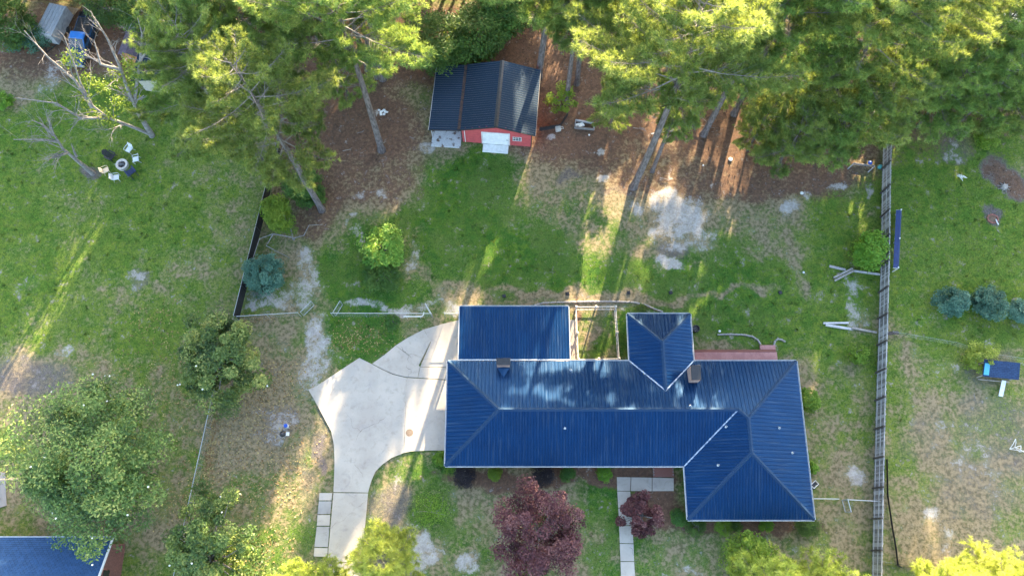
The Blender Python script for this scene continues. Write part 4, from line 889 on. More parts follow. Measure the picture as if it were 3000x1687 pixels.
# kettle grill and its blue-lidded companion
g = thing('kettle_grill', 'round black kettle grill on the grey bare patch', 'grill', at(836, 1274))
MB().lathe([(0.04, 0.55), (0.15, 0.58), (0.23, 0.68), (0.25, 0.80)], 20, caps=False).build('bowl', MT['blackm'], g, smooth=True)
MB().lathe([(0.26, 0.80), (0.25, 0.86), (0.19, 0.98), (0.09, 1.03), (0.0, 1.04)], 20, caps=False).build('lid', MT['blackm'], g, smooth=True)
MB().tube([(-.07, 0, 1.03), (-.07, 0, 1.10), (.07, 0, 1.10), (.07, 0, 1.03)], 0.014, 6).build('handle', MT['greywood'], g)
for a in (0.4, 2.5, 4.6): MB().tube([(0.14 * math.cos(a), 0.14 * math.sin(a), 0.58), (0.30 * math.cos(a), 0.30 * math.sin(a), -0.02)], 0.016, 6).build('leg', MT['galv'], g)
MB().lathe([(0.0, 0.30), (0.18, 0.31), (0.19, 0.34)], 16, caps=False).build('ash_tray', MT['galv'], g)
MB().box(0.26, 0.52, -0.15, 0.15, 0.72, 0.745).build('side_shelf', MT['white'], g)
g = thing('water_cooler', 'small blue-lidded white drum cooler beside the kettle grill', 'cooler', at(846, 1251))
MB().lathe([(0.13, 0.55), (0.16, 0.58), (0.16, 0.92), (0.14, 0.95)], 16).build('drum', MT['white'], g, smooth=True)
MB().lathe([(0.165, 0.93), (0.165, 0.98), (0.12, 1.03), (0, 1.04)], 16).build('lid', MT['blueplastic'], g)
MB().box(0.14, 0.20, -0.02, 0.02, 0.62, 0.66).build('spout', MT['blackm'], g)
for sx in (-.14, .14):
    for sy in (-.14, .14): MB().bar((sx, sy, -0.05), (sx, sy, 0.53), 0.035).build('stand_leg', MT['greywood'], g)
MB().box(-.18, .18, -.18, .18, 0.52, 0.55).build('stand_top', MT['greywood'], g)
# fire pit
fp = thing('fire_pit', 'round pale stone fire pit with charred logs on the left lawn', 'fire pit', at(360, 485))
for lay in range(2):
    for k in range(14):
        a = 2 * math.pi * (k + 0.5 * lay) / 14; b = MB()
        vs = [(r_ * math.cos(a + da), r_ * math.sin(a + da), z_) for z_ in (-0.05 + lay * 0.17, 0.11 + lay * 0.17) for r_, da in ((0.36, -0.21), (0.56, -0.215), (0.56, 0.215), (0.36, 0.21))]
        b.add(vs, [(3, 2, 1, 0), (4, 5, 6, 7), (0, 1, 5, 4), (1, 2, 6, 5), (2, 3, 7, 6), (3, 0, 4, 7)]).build('block', mat('pale_pit_block', (0.60, 0.56, 0.50), (0.48, 0.44, 0.40), 5, 0.9) if (lay == 0 and k == 0) else bpy.data.materials['pale_pit_block'], fp)
MB().lathe([(0.37, 0.08), (0.2, 0.12), (0, 0.13)], 16, caps=False).build('ash_bed', MT['ash'], fp)
for k in range(5): a = k * 1.3; MB().tube([(-.25 * math.cos(a), -.25 * math.sin(a), .16 + .02 * k), (.25 * math.cos(a), .22 * math.sin(a), .17 + .02 * k)], .035, 6).build('charred_log', MT['ash'], fp)
MB().tube([(-.72, -.03, .31), (.25, -.03, .31)], 0.012, 5).build('poker', MT['galv'], fp)
# chairs round the pit
def metal_chair(px, py, face, label, m):
    c = thing('lawn_chair', label, 'chair', at(px, py), face, 'pale steel chairs round the fire pit')
    MB().bbox(-.25, .25, -.24, .26, .38, .42, .02).build('seat', m, c)
    MB().add([(-.25, -.25, .42), (.25, -.25, .42), (.27, -.42, .88), (-.27, -.42, .88), (-.25, -.28, .41), (.25, -.28, .41), (.27, -.45, .87), (-.27, -.45, .87)], [(0, 1, 2, 3), (7, 6, 5, 4), (3, 2, 6, 7), (0, 4, 5, 1), (1, 5, 6, 2), (4, 0, 3, 7)]).build('backrest', m, c)
    for s in (-1, 1):
        MB().tube([(s * .30, -.36, .66), (s * .31, .18, .62), (s * .31, .26, .52), (s * .30, .22, 0)], .022, 6).build('armrest', m, c)
        MB().tube([(s * .26, -.20, .4), (s * .28, -.34, 0)], .02, 6).build('leg', m, c); MB().tube([(s * .30, -.36, .66), (s * .26, -.28, .42)], .018, 6).build('arm_support', m, c)
wm = mat('white_chair_enamel', (0.70, 0.72, 0.74), (0.58, 0.60, 0.62), 4, 0.45, bstr=0.05); tm_ = mat('tan_chair_enamel', (0.72, 0.60, 0.44), (0.62, 0.50, 0.36), 4, 0.5, bstr=0.05)
metal_chair(383, 444, R(150), 'white steel chair at the top right of the fire pit, farthest from it', wm)
metal_chair(403, 472, R(105), 'white steel chair directly right of the fire pit', wm)
metal_chair(316, 504, R(-62), 'tan steel chair between the fire pit and the dead tree foot', tm_)
metal_chair(346, 525, R(-80), 'white steel chair nearest the viewer below the fire pit', wm)
def adirondack(px, py, face, label, m):
    c = thing('adirondack_chair', label, 'chair', at(px, py), face, 'dark adirondack chairs round the fire pit')
    for i in range(5): MB().add([(-.27 + i * .11, .30, .36), (-.17 + i * .11, .30, .36), (-.17 + i * .11, -.22, .24), (-.27 + i * .11, -.22, .24), (-.27 + i * .11, .30, .33), (-.17 + i * .11, .30, .33), (-.17 + i * .11, -.22, .21), (-.27 + i * .11, -.22, .21)], [(3, 2, 1, 0), (4, 5, 6, 7), (0, 1, 5, 4), (1, 2, 6, 5), (2, 3, 7, 6), (3, 0, 4, 7)]).build('seat_slat', m, c)
    for i, h in enumerate((.80, .90, .95, .90, .80)):
        x = -.28 + i * .115; t = (h - .2) * .62
        MB().add([(x, -.20, .22), (x + .10, -.20, .22), (x + .105, -.20 - t, h), (x - .005, -.20 - t, h), (x, -.23, .21), (x + .10, -.23, .21), (x + .105, -.23 - t, h - .01), (x - .005, -.23 - t, h - .01)], [(0, 1, 2, 3), (7, 6, 5, 4), (0, 4, 5, 1), (1, 5, 6, 2), (2, 6, 7, 3), (3, 7, 4, 0)]).build('back_slat', m, c)
    for s in (-1, 1):
        MB().bbox(s * .37 - .07, s * .37 + .07, -.42, .34, .54, .57, .008).build('armrest', m, c); MB().bar((s * .34, .26, -.02), (s * .34, .26, .54), .09, .03).build('front_leg', m, c)
        MB().bar((s * .30, .30, .32), (s * .30, -.62, -.02), .03, .10).build('rear_leg', m, c)
adirondack(330, 463, R(-118), 'black adirondack chair at the upper left of the fire pit', MT['charcoal'])
adirondack(388, 508, R(42), 'navy adirondack chair at the lower right of the fire pit', MT['navy'])

# ------------------------------------------------------------------ timbers, frames and scraps
def timber(pts, label, w=0.14, h=0.14, m='timber', n='timber', z=None, cat='timber'):
    t = thing(n, label, cat)
    a, b = at(*pts[0]), at(*pts[1]); zc = (z if z is not None else h / 2)
    MB().bar((a.x, a.y, zc), (b.x, b.y, zc), w, h).build('beam', MT[m], t); d = (b - a).normalized()
    for p in (a, b): MB().bar(Vector((p.x, p.y, zc)) - d * 0.004, Vector((p.x, p.y, zc)) + d * 0.004, w * .7, h * .7).build('end_grain', MT['greywood'], t)
    return t
z1 = lambda x, y: (2380 + x * .1725, 760 + y * .1725)
timber([z1(690, 198), z1(1140, 258)], 'grey bed timber running from the stacked boards to the plank fence', .16, .12, 'rail')
timber([z1(285, 115), z1(560, 180)], 'sunken grey timber left of the bush by the plank fence', .22, .08, 'greywood')
timber([z1(355, 318), z1(672, 160)], 'upper of two pale boards lying side by side below the bush', .17, .16, 'timber', z=.10)
timber([z1(375, 365), z1(700, 195)], 'lower of two pale boards lying side by side below the bush', .17, .16, 'timber', z=.10)
timber([z1(180, 1085), z1(605, 1080)], 'upper board of the wedge-shaped pair on the grass by the fence', .16, .14, 'rail')
timber([z1(220, 1115), z1(650, 1185)], 'lower board of the wedge-shaped pair on the grass by the fence', .20, .16, 'rail')
timber([z1(665, 1165), z1(1085, 1245)], 'pale timber running from the wedge-shaped boards to the fence post', .17, .16, 'timber')
timber([(2578, 982), (2625, 978)], 'dark plank sticking out past the right side of the plank fence', .30, .06, 'postwood', z=.5)
z2 = lambda x, y: (2440 + x * .1725, 450 + y * .1725)
gf = thing('bed_frame', 'weathered U-shaped garden bed frame under the thicket by the plank fence', 'garden frame')
for a, b in ((z2(340, 180), z2(700, 225)), (z2(340, 185), z2(250, 265)), (z2(695, 230), z2(595, 320))):
    p, q = at(*a), at(*b); MB().bar((p.x, p.y, .12), (q.x, q.y, .12), .10, .26).build('board', MT['greywood'], gf)
p = at(*z2(620, 175)); tag(MB().lathe([(0, 0), (.14, .02), (.2, .12), (.2, .2), (.12, .3), (0, .33)], 14, p).build('ball', MT['blueplastic'], smooth=True), 'blue ball beside the garden bed frame', 'ball')
p = at(*z2(790, 235)); t = thing('bucket', 'upside-down teal bucket against the plank fence', 'bucket', p)
MB().lathe([(.19, 0), (.18, .02), (.15, .30), (.14, .32), (0, .32)], 14, caps=False).build('pail', MT['teal'], t); MB().tube([(-.19, 0, .03), (-.2, .1, .05), (0, .24, .04), (.2, .1, .05), (.19, 0, .03)], .008, 5).build('handle', MT['galv'], t)
# blue rolled tarp on a rack behind the plank fence
a, b = at(2613, 622, .5), at(2604, 790, .5); t = thing('tarp_rack', 'long blue tarp stretched over a low rack behind the plank fence', 'tarp')
a.x += 0.45; b.x += .45
MB().add([(a.x - .3, a.y, 1.0), (a.x + .1, a.y, 1.05), (a.x + .32, a.y, .75), (b.x - .3, b.y, 1.0), (b.x + .1, b.y, 1.05), (b.x + .32, b.y, .75), (a.x + .34, a.y, .3), (b.x + .34, b.y, .3)], [(0, 3, 4, 1), (1, 4, 5, 2), (2, 5, 7, 6)]).build('tarp', MT['bluetarp'], t)
for f_ in (0.0, .5, 1.0):
    p = a.lerp(b, f_); MB().bar((p.x + .12, p.y, -.1), (p.x + .12, p.y, 1.14), .10).build('post', MT['white'], t); MB().bar((p.x - .3, p.y, .96), (p.x + .12, p.y, .98), .05).build('cross_bar', MT['white'], t)
# raised bed with white bottles right of the shed
rbd = thing('raised_bed', 'low raised bed frame holding white scraps right of the shed', 'garden frame')
q = [at(1684, 377), at(1686, 355), at(1738, 364), at(1740, 382)]
for a, b in zip(q, q[1:] + q[:1]): MB().bar((a.x, a.y, .15), (b.x, b.y, .15), .07, .34).build('board', MT['greywood'], rbd)
for i, (px, py) in enumerate(((1692, 367), (1700, 370), (1706, 366))):
    p = at(px, py); tag(MB().bbox(-.22, .22, -.14, .14, .0, .16, .05).build('white_scrap', MT['white'], None, (p.x, p.y, 0), (0.1, 0, i * .9 + .3)), ['left white scrap inside the raised bed frame', 'lowest white scrap inside the raised bed frame', 'right white scrap inside the raised bed frame'][i], 'scrap', 'white scraps in the raised bed')
p = at(1636, 380); t = thing('white_bin', 'small white plastic bin with handle by the black cloth fence', 'bin', p, .2)
MB().bbox(-.3, .2, -.22, .22, -.02, .42, .04).build('body', MT['cream'], t); MB().tube([(.2, -.15, .4), (.45, -.15, .3), (.45, .1, .2), (.2, .12, .3)], .035, 6).build('handle', MT['cream'], t)
for (px, py, r_, lb) in ((2140, 467, .20, 'round white plastic disc lying in pine straw near the thicket'), (1726, 396, .09, 'small white stone in the pine straw below the raised bed'), (2060, 485, .08, 'small pale stone in the pine straw right of the thin pine'), (2349, 566, .16, 'white round stone at the lower edge of the pine straw'), (2354, 798, .10, 'small white stone on the grass left of the stacked boards'), (2108, 970, .12, 'pale yellow ball on the grass by the terrace bed')):
    p = at(px, py); tag(MB().lathe([(r_ * .9, -.02), (r_, .03), (r_ * .8, .08), (0, .10)], 12, p).build('pale_stone' if 'stone' in lb else ('white_disc' if 'disc' in lb else 'yellow_ball'), MT['white']), lb, 'stone' if 'stone' in lb else ('disc' if 'disc' in lb else 'ball'))
# pile of branches and planks
z3 = lambda x, y: (1600 + x * .2135, 300 + y * .2135)
sticks = [((1440, 440), (1690, 395), .13, .1), ((1690, 350), (1880, 300), .20, .25), ((1650, 500), (1800, 390), .07, .12), ((1780, 400), (2000, 360), .07, .2), ((1700, 330), (1980, 255), .06, .35), ((1960, 150), (2200, 305), .05, .5), ((1990, 330), (2310, 370), .05, .2), ((2000, 260), (2070, 330), .09, .25), ((1980, 340), (2040, 400), .08, .15), ((2080, 50), (1985, 190), .16, .5), ((1190, 355), (1370, 400), .05, .06), ((1280, 350), (1375, 410), .05, .1), ((1700, 420), (1760, 380), .16, .2), ((1740, 300), (1830, 250), .1, .4)]
for i, (a, b, w, z) in enumerate(sticks):
    p, q = at(*z3(*a)), at(*z3(*b)); p.z = z; q.z = z * .7 + .05; m_ = p.lerp(q, .5) + Vector((.05, .04, .06))
    lb = ['straight white board crossing behind the thin pine trunk', 'thick broken log on top of the branch pile', 'thin branch at the lower left of the branch pile', 'long thin branch along the lower side of the branch pile', 'branch poking up right from the branch pile', 'long straight branch slanting towards the flared pine trunk', 'branch pointing at the foot of the flared pine trunk', 'short pale stick right of the branch pile', 'short forked stick below the pale stick by the branch pile', 'pale snapped trunk standing behind the branch pile', 'left thin stick beside the largest pine trunk', 'right thin stick beside the largest pine trunk', 'short chunk of wood in the middle of the branch pile', 'grey branch end at the back of the branch pile'][i]
    t = thing('fallen_branch' if i else 'white_board', lb, 'branch' if i else 'board')
    if i == 0: MB().bar(p, q, .12, .05).build('plank', MT['rail'], t)
    else:
        MB().tube([p, m_, q], [w * .6, w * .5, w * .25], 6).build('stem', MT['deadwood'], t); s_ = p.lerp(q, .6); MB().tube([s_, s_ + Vector((.25, .18, .12))], [w * .25, .01], 5).build('twig', MT['deadwood'], t)
for i, (a, b, lb) in enumerate((((1933, 522), (1960, 530), 'thin dark stick lying below the thin pine'), ((1004, 444), (1030, 440), 'thin pale stick left of the shed pine foot'), ((940, 450), (965, 446), 'pale stick on the straw below the shed pine'), ((1200, 402), (1213, 410), 'pale stick between the shed pine and the shed'), ((2856, 1168), (2851, 1157), 'thin white stick on the grass below the dark-roofed coop'), ((1046, 392), (1066, 388), 'bleached forked stick left of the shed pine trunk'))):
    p, q = at(*a), at(*b); p.z = q.z = .05; t = thing('stick', lb, 'stick'); MB().tube([p, p.lerp(q, .5) + Vector((0, .05, .03)), q], [.035, .03, .012], 5).build('stem', MT['deadwood'], t); MB().tube([p.lerp(q, .55), q + Vector((.1, .22, .04))], [.02, .008], 5).build('twig', MT['deadwood'], t)
# white scraps of fabric on the straw left of the shed
t = thing('white_scraps', 'heap of white torn scraps on the straw left of the shed', 'scraps', at(1122, 330))
rs_ = random.Random(3)
for i in range(14):
    x, y = rs_.uniform(-.4, .4), rs_.uniform(-.3, .3); MB().add([(x - .12, y - .08, .05), (x + .1, y - .1, .09), (x + .13, y + .1, .06), (x - .08, y + .09, .13)], [(0, 1, 2, 3)]).build('scrap', MT['white'], t)
# hand truck / hose things by the right wing
t = thing('hose_reel_cart', 'small black cart with white frame beside the right wing', 'cart', at(2383, 1419), .7)
MB().tube([(-.28, -.18, .3), (.28, -.18, .3), (.28, .18, .3), (-.28, .18, .3), (-.28, -.18, .3)], .035, 6).build('frame', MT['white'], t); MB().bbox(-.22, .22, -.12, .12, .05, .26, .03).build('body', MT['blackm'], t)
for s in (-.2, .2): MB().lathe([(.10, -.03), (.12, 0), (.10, .03)], 12, (s, -.2, .1)).build('wheel', MT['rubber'], t)
# twisted chair frames on the right neighbour lawn
def scrap_frame(px, py, label, seed, n, s):
    r = random.Random(seed); t = thing('bent_frame', label, 'metal frame', at(px, py))
    V_ = [Vector((r.uniform(-s, s), r.uniform(-s * .8, s * .8), r.uniform(.03, .5))) for _ in range(n)]
    for i in range(n): MB().tube([V_[i], V_[i].lerp(V_[(i + 1) % n], .5) + Vector((0, 0, .1)), V_[(i + 1) % n]], .025, 5).build('tube', MT['white'], t)
    for i in range(0, n - 3, 2): MB().tube([V_[i], V_[i + 3]], .02, 5).build('strut', MT['white'], t)
scrap_frame(2817, 526, 'tangled white folding chair lying on the grass left of the mulch island', 3, 9, .48)
scrap_frame(2972, 1304, 'twisted white metal frame lying on the lawn at the right edge', 9, 7, .75)
# fire hole on the right lawn
t = thing('fire_hole', 'small brick-ringed fire hole with a white pipe on the right lawn', 'fire pit', at(2908, 641))
for k in range(13): a = 2 * math.pi * k / 13; MB().bbox(-.10, .10, -.06, .06, -.08, .07, .01, xf((.46 * math.cos(a), .40 * math.sin(a), 0), a + 1.57)).build('brick', MT['brick'], t)
MB().lathe([(.40, -.01), (.2, .05), (0, .09)], 14, caps=False).build('ash_bed', MT['straw_soil'], t); MB().tube([(.2, -.1, .12), (.38, -.62, .06)], .05, 7).build('pipe', MT['white'], t)
# tree stump in the mulch island
t = thing('stump', 'cut stump surrounded by bark chips in the dark mulch island', 'stump', at(2942, 548)); MB().lathe([(.34, -.1), (.26, .10), (.23, .22), (0, .24)], 12, caps=False).build('wood', MT['timber'], t)
for k in range(9): a = k * .7; MB().tube([(.2 * math.cos(a), .2 * math.sin(a), .05), (.62 * math.cos(a), .55 * math.sin(a), -.03)], [.08, .02], 5).build('root', MT['greybark'], t)
# coop with a dark shingled roof
cp = at(2908, 1093); t = thing('animal_coop', 'small raised animal coop with dark blue shingled roof and ramp', 'coop', (cp.x, cp.y, 0), R(-6))
MB().add([(-1.45, -.62, 1.02), (1.55, -.62, 1.02), (1.55, .75, 1.42), (-1.45, .75, 1.42), (-1.45, -.62, .96), (1.55, -.62, .96), (1.55, .75, 1.36), (-1.45, .75, 1.36)], [(0, 1, 2, 3), (7, 6, 5, 4), (0, 4, 5, 1), (1, 5, 6, 2), (2, 6, 7, 3), (3, 7, 4, 0)]).build('roof', shingles('dark_navy_shingles', (0.014, 0.035, 0.085), (0.025, 0.055, 0.12)), t)
MB().box(-1.1, 1.25, -.42, .55, .45, .98).build('box', MT['greywood'], t)
for x in (-1.35, 1.2):
    for y in (-.5, .55): MB().bar((x, y, -.05), (x, y, .98), .09).build('leg', MT['timber'], t)
MB().bar((-1.42, -.72, .25), (1.2, -.72, .25), .06, .10).build('front_rail', MT['timber'], t)
MB().bar((.62, -.66, .5), (.50, -1.95, .02), .36, .04).build('ramp', MT['white'], t)
MB().add([(-1.42, -.5, 1.09), (-.98, -.5, 1.09), (-.95, .45, 1.37), (-1.38, .45, 1.37)], [(0, 1, 2, 3)]).build('skylight', mat('turquoise_sheet', (0.10, 0.42, 0.58), (0.08, 0.36, 0.50), 3, 0.3), t)

# ------------------------------------------------------------------ neighbours: buildings and vehicles
nb = thing('neighbour_house', 'neighbour brick house with blue shingle roof in the lower left corner', 'house')
c1 = at(330, 1573, 2.7)      # back corner of the eave
rx_, ry1 = c1.x, c1.y
MB().add([(rx_ - 16, ry1 + .0, 2.7), (rx_, ry1, 2.7), (rx_, ry1 - 4.6, 4.8), (rx_ - 16, ry1 - 4.6, 4.8), (rx_, ry1 - 9.2, 2.7), (rx_ - 16, ry1 - 9.2, 2.7)], [(0, 1, 2, 3), (3, 2, 4, 5)]).build('roof', MT['shingle'], nb)
for a, b in (((rx_ + .02, ry1, 2.66), (rx_ + .02, ry1 - 4.6, 4.76)), ((rx_ + .02, ry1 - 4.6, 4.76), (rx_ + .02, ry1 - 9.2, 2.66))): MB().bar(a, b, .10, .18).build('rake_board', MT['white'], nb)
MB().bar((rx_, ry1 + .03, 2.62), (rx_ - 16, ry1 + .03, 2.62), .10, .14).build('gutter', MT['gutter'], nb)
w_ = rx_ - .22
MB().add([(w_, ry1 - .5, -.1), (w_, ry1 - .5, 2.72), (w_, ry1 - 4.6, 4.7), (w_, ry1 - 8.7, 2.72), (w_, ry1 - 8.7, -.1), (w_ - 15, ry1 - .5, -.1), (w_ - 15, ry1 - .5, 2.6), (w_ - 15, ry1 - 8.7, -.1), (w_ - 15, ry1 - 8.7, 2.6)], [(4, 3, 2, 1, 0), (0, 1, 6, 5), (4, 7, 8, 3)]).build('wall', mat('dark_brick_wall', (0.20, 0.085, 0.065), (0.13, 0.055, 0.045), 9, 0.9, bstr=0.5), nb)
vb = MB().box(w_ - .02, w_ + .05, ry1 - 3.0, ry1 - 2.4, 2.0, 2.9).build('vent_louvre', MT['blackm'], nb)
dn = tag(thing('neighbour_path', None, None), kind='structure'); slab([(-40, 1370), (16, 1385), (20, 1480), (-40, 1500)], MT['conc2'], dn)

# rusty small shed
p = at(418, 150); rsd = thing('rusty_shed', 'small shed with rusty brown roof and orange plywood front', 'shed', (p.x, p.y, 0), R(-9))
rust = mat('rusty_metal_roof', (0.17, 0.12, 0.15), (0.10, 0.08, 0.11), 2.5, 0.7, 0.2); ply = mat('orange_plywood', (0.55, 0.27, 0.11), (0.45, 0.21, 0.09), 2, 0.8)
MB().box(-.85, .85, -1.7, 1.7, -.1, 1.95).build('wall', ply, rsd)
roof_slope('roof_slope', [(-1.0, 1.9, 1.93), (0, 1.9, 2.4), (0, -1.9, 2.4), (-1.0, -1.9, 1.93)], (-1, 0), rust, rsd, .3, .02, .015); roof_slope('roof_slope', [(1.0, 1.9, 1.93), (0, 1.9, 2.4), (0, -1.9, 2.4), (1.0, -1.9, 1.93)], (1, 0), rust, rsd, .3, .02, .015)
MB().add([(-.86, -1.71, 1.9), (.86, -1.71, 1.9), (0, -1.71, 2.34)], [(0, 1, 2)]).build('gable', ply, rsd); MB().box(-.4, .4, -1.74, -1.70, 0, 1.75).build('door', ply, rsd)
for s in (-.83, .83): MB().box(s - .05, s + .05, -1.75, -1.70, 0, 1.92).build('corner_board', MT['timber'], rsd)
# blue-roofed building behind the left pines
p = at(560, 190); bb = thing('blue_roof_building', 'long outbuilding with dark blue metal roof half hidden by the left pines', 'outbuilding', (p.x, p.y, 0), R(-8))
MB().box(-3.6, 3.6, -3.4, 3.2, -.1, 2.4).build('wall', MT['cream'], bb)
roof_slope('roof_slope', [(-4.0, -3.9, 2.3), (0, -3.9, 3.3), (0, 3.6, 3.3), (-4.0, 3.6, 2.3)], (-1, 0), MT['shedroof'], bb, .4); roof_slope('roof_slope', [(4.0, -3.9, 2.3), (0, -3.9, 3.3), (0, 3.6, 3.3), (4.0, 3.6, 2.3)], (1, 0), MT['shedroof'], bb, .4)
MB().box(-1, 1, -3.46, -3.38, 0, 2.1).build('door', MT['white'], bb)
# pale outbuilding glimpsed at upper right
p = at(2900, 165); ob = thing('pale_outbuilding', 'pale outbuilding glimpsed through the trees at the upper right', 'outbuilding', (p.x + 1.5, p.y + 1, 0), R(5))
MB().box(-2.6, 2.6, -2, 2, -.1, 2.4).build('wall', MT['white'], ob); roof_slope('roof_slope', [(-2.9, -2.3, 2.3), (2.9, -2.3, 2.3), (2.9, 0, 3.2), (-2.9, 0, 3.2)], (0, -1), MT['galv'], ob, .3); roof_slope('roof_slope', [(-2.9, 2.3, 2.3), (2.9, 2.3, 2.3), (2.9, 0, 3.2), (-2.9, 0, 3.2)], (0, 1), MT['galv'], ob, .3)
MB().box(-.5, .4, -2.06, -1.98, 0, 2.0).build('door', MT['greywood'], ob)
# pickup truck facing the viewer
p = at(250, 135); tk = thing('pickup_truck', 'dark blue pickup truck with a bright blue reflection painted into its cab parked nose forward', 'pickup truck', (p.x, p.y, 0), R(-6))
paint = mat('dark_blue_car_paint', (0.015, 0.055, 0.12), (0.012, 0.045, 0.10), 2, 0.25, bstr=0.02, coat=0.6); paint_refl = mat('reflection_blue_car_paint', (0.03, 0.22, 0.62), (0.03, 0.18, 0.52), 2, 0.3, bstr=0.02, coat=0.6)  # cab blue brightened to paint in the reflection on its roof
def loft(secs, m, name, parent):
    """body from cross sections (y, halfwidth, z0, z1)"""
    mb = MB(); vs = []
    for y, w, z0, z1 in secs: vs += [(-w, y, z0), (-w, y, z1 - .08), (-w + .10, y, z1), (w - .10, y, z1), (w, y, z1 - .08), (w, y, z0)]
    n = len(secs); fs = [tuple(range(6)), tuple((n - 1) * 6 + k for k in range(6))[::-1]]
    for i in range(n - 1):
        for k in range(6): fs.append((i * 6 + k, (i + 1) * 6 + k, (i + 1) * 6 + (k + 1) % 6, i * 6 + (k + 1) % 6))
    return mb.add(vs, fs).build(name, m, parent)
loft([(-2.55, .78, .50, .86), (-2.45, .88, .42, .96), (-1.0, .92, .42, 1.08), (.55, .92, .42, 1.08)], paint, 'hood_and_body', tk)
loft([(.55, .92, .42, 1.10), (2.6, .90, .45, 1.10)], paint, 'bed', tk); MB().box(-.76, .76, .68, 2.52, 1.075, 1.107).build('bed_liner', MT['blackm'], tk)
loft([(-.95, .78, 1.05, 1.10), (-.30, .74, 1.05, 1.70), (.42, .74, 1.05, 1.72), (.62, .76, 1.05, 1.12)], paint_refl, 'cab', tk)
MB().add([(-.74, -.985, 1.12), (.74, -.985, 1.12), (.68, -.36, 1.69), (-.68, -.36, 1.69)], [(0, 1, 2, 3)]).build('windshield', MT['glass'], tk)
for s in (-1, 1): MB().add([(s * .785, -.75, 1.16), (s * .785, .45, 1.16), (s * .755, .35, 1.60), (s * .755, -.32, 1.60)], [(0, 1, 2, 3)]).build('side_window', MT['glass'], tk); MB().box(s * .99 - .1, s * .99 + .1, -.85, -.75, 1.05, 1.22).build('mirror', MT['blackm'], tk)
for s in (-1, 1): MB().lathe([(.0, 0), (.11, .0), (.11, .04), (0, .05)], 12).build('headlight', MT['galv'], tk, (s * .62, -2.55, .72), (R(90), 0, 0))
MB().box(-.92, .92, -2.72, -2.56, .42, .60).build('front_bumper', MT['galv'], tk); MB().box(-.90, .90, 2.6, 2.72, .45, .60).build('rear_bumper', MT['galv'], tk)
for s in (-1, 1):
    for y in (-1.65, 1.65):
        w = MB().lathe([(.2, -.11), (.33, -.11), (.36, -.06), (.36, .06), (.33, .11), (.2, .11)], 18).build('wheel', MT['rubber'], tk, (s * .86, y, .34), (0, R(90), 0)); MB().lathe([(.0, -.08), (.2, -.09), (.2, .09), (0, .08)], 14).build('rim', MT['galv'], w)
# grey box trailer
p = at(180, 88); tr_ = thing('box_trailer', 'weathered pale grey flat-topped trailer left of the pickup', 'trailer', (p.x, p.y, 0), R(-14))
MB().bbox(-.88, .88, -1.9, 1.6, .45, 1.9, .05).build('box', mat('weathered_grey_panel', (0.42, 0.43, 0.45), (0.26, 0.27, 0.29), 3, 0.7, stretch=(5, .6, 1)), tr_)
for i in range(5): MB().box(-.80 + i * .36, -.76 + i * .36, -1.85, 1.55, 1.9, 1.93).build('roof_rib', MT['galv'], tr_)
MB().add([(-.85, 1.62, .45), (.85, 1.62, .45), (.85, 2.7, .05), (-.85, 2.7, .05)], [(0, 1, 2, 3)]).build('ramp', MT['charcoal'], tr_)
for s in (-1, 1): MB().bar((s * .6, -1.9, .42), (0, -3.0, .40), .08).build('drawbar', MT['blackm'], tr_); MB().lathe([(.15, -.09), (.30, -.09), (.30, .09), (.15, .09)], 14).build('wheel', MT['rubber'], tr_, (s * .95, 0, .30), (0, R(90), 0))
# low black utility trailer
p = at(272, 52); ut = thing('utility_trailer', 'low black utility trailer with pale tail bar behind the pickup', 'trailer', (p.x, p.y, 0), R(-8))
MB().bbox(-.9, .9, -1.5, 1.4, .4, .52, .02).build('bed', MT['charcoal'], ut); MB().bar((-.95, 1.45, .95), (.95, 1.45, .95), .07).build('tail_bar', MT['white'], ut)
for s in (-1, 1): MB().bar((s * .9, -1.5, .75), (s * .9, 1.45, .75), .05).build('side_rail', MT['blackm'], ut); MB().bar((s * .9, 1.45, .4), (s * .9, 1.45, .95), .05).build('rail_post', MT['blackm'], ut); MB().lathe([(.15, -.09), (.30, -.09), (.30, .09), (.15, .09)], 14).build('wheel', MT['rubber'], ut, (s * 1.02, 0, .30), (0, R(90), 0))

# ------------------------------------------------------------------ broadleaf trees and shrubs
def bush(name, label, px, py, r, h, m, leaf=.10, n=None, per=60, seed=1, z=None, group=None, cat='shrub', trunk=.06, shell=.5, aspect=.55, cr=None, cx=0, lump=.25, limbs=8):
    """rounded shrub: centre of its outline at pixel (px,py), radius r and height h in metres"""
    zc = h * .5; c = at(px, py, zc); n = n or int(26 + 22 * r * r)
    v = broad_variant(seed, (r * .86, r * .86, h * .46), zc, n, per, leaf, cr or max(.16, r * .24), m, trunk, shell, aspect, limbs, 'greybark', lump, .08, h * .35)
    return plant_tree(name, label, v, (c.x, c.y, 0), cat, 0, 1.0, group)
S = mpp(1500, 900)
bush('round_shrub', 'dark purple round shrub at the left end of the front bed', 1360, 1394, 1.0, 1.3, 'darkshrub', .09, 80, 60, 31)
bush('round_shrub', 'small lime shrub left of centre in the front bed, beside the first dark shrub', 1451, 1387, .58, .9, 'lime', .08, 50, 60, 32)
bush('round_shrub', 'dark purple round shrub hidden above the big purple maple', 1590, 1388, 1.0, 1.3, 'darkshrub', .09, 80, 60, 33)
bush('round_shrub', 'mid green round shrub between the purple maple and the lime ball', 1663, 1387, .70, 1.0, 'broad', .08, 60, 60, 34)
bush('round_shrub', 'bright lime ball shrub left of the front walk', 1770, 1386, .72, 1.05, 'lime', .08, 66, 66, 35)
bush('round_shrub', 'lime shrub at the left corner of the house', 1288, 1346, .62, 1.0, 'lime', .09, 46, 60, 36)
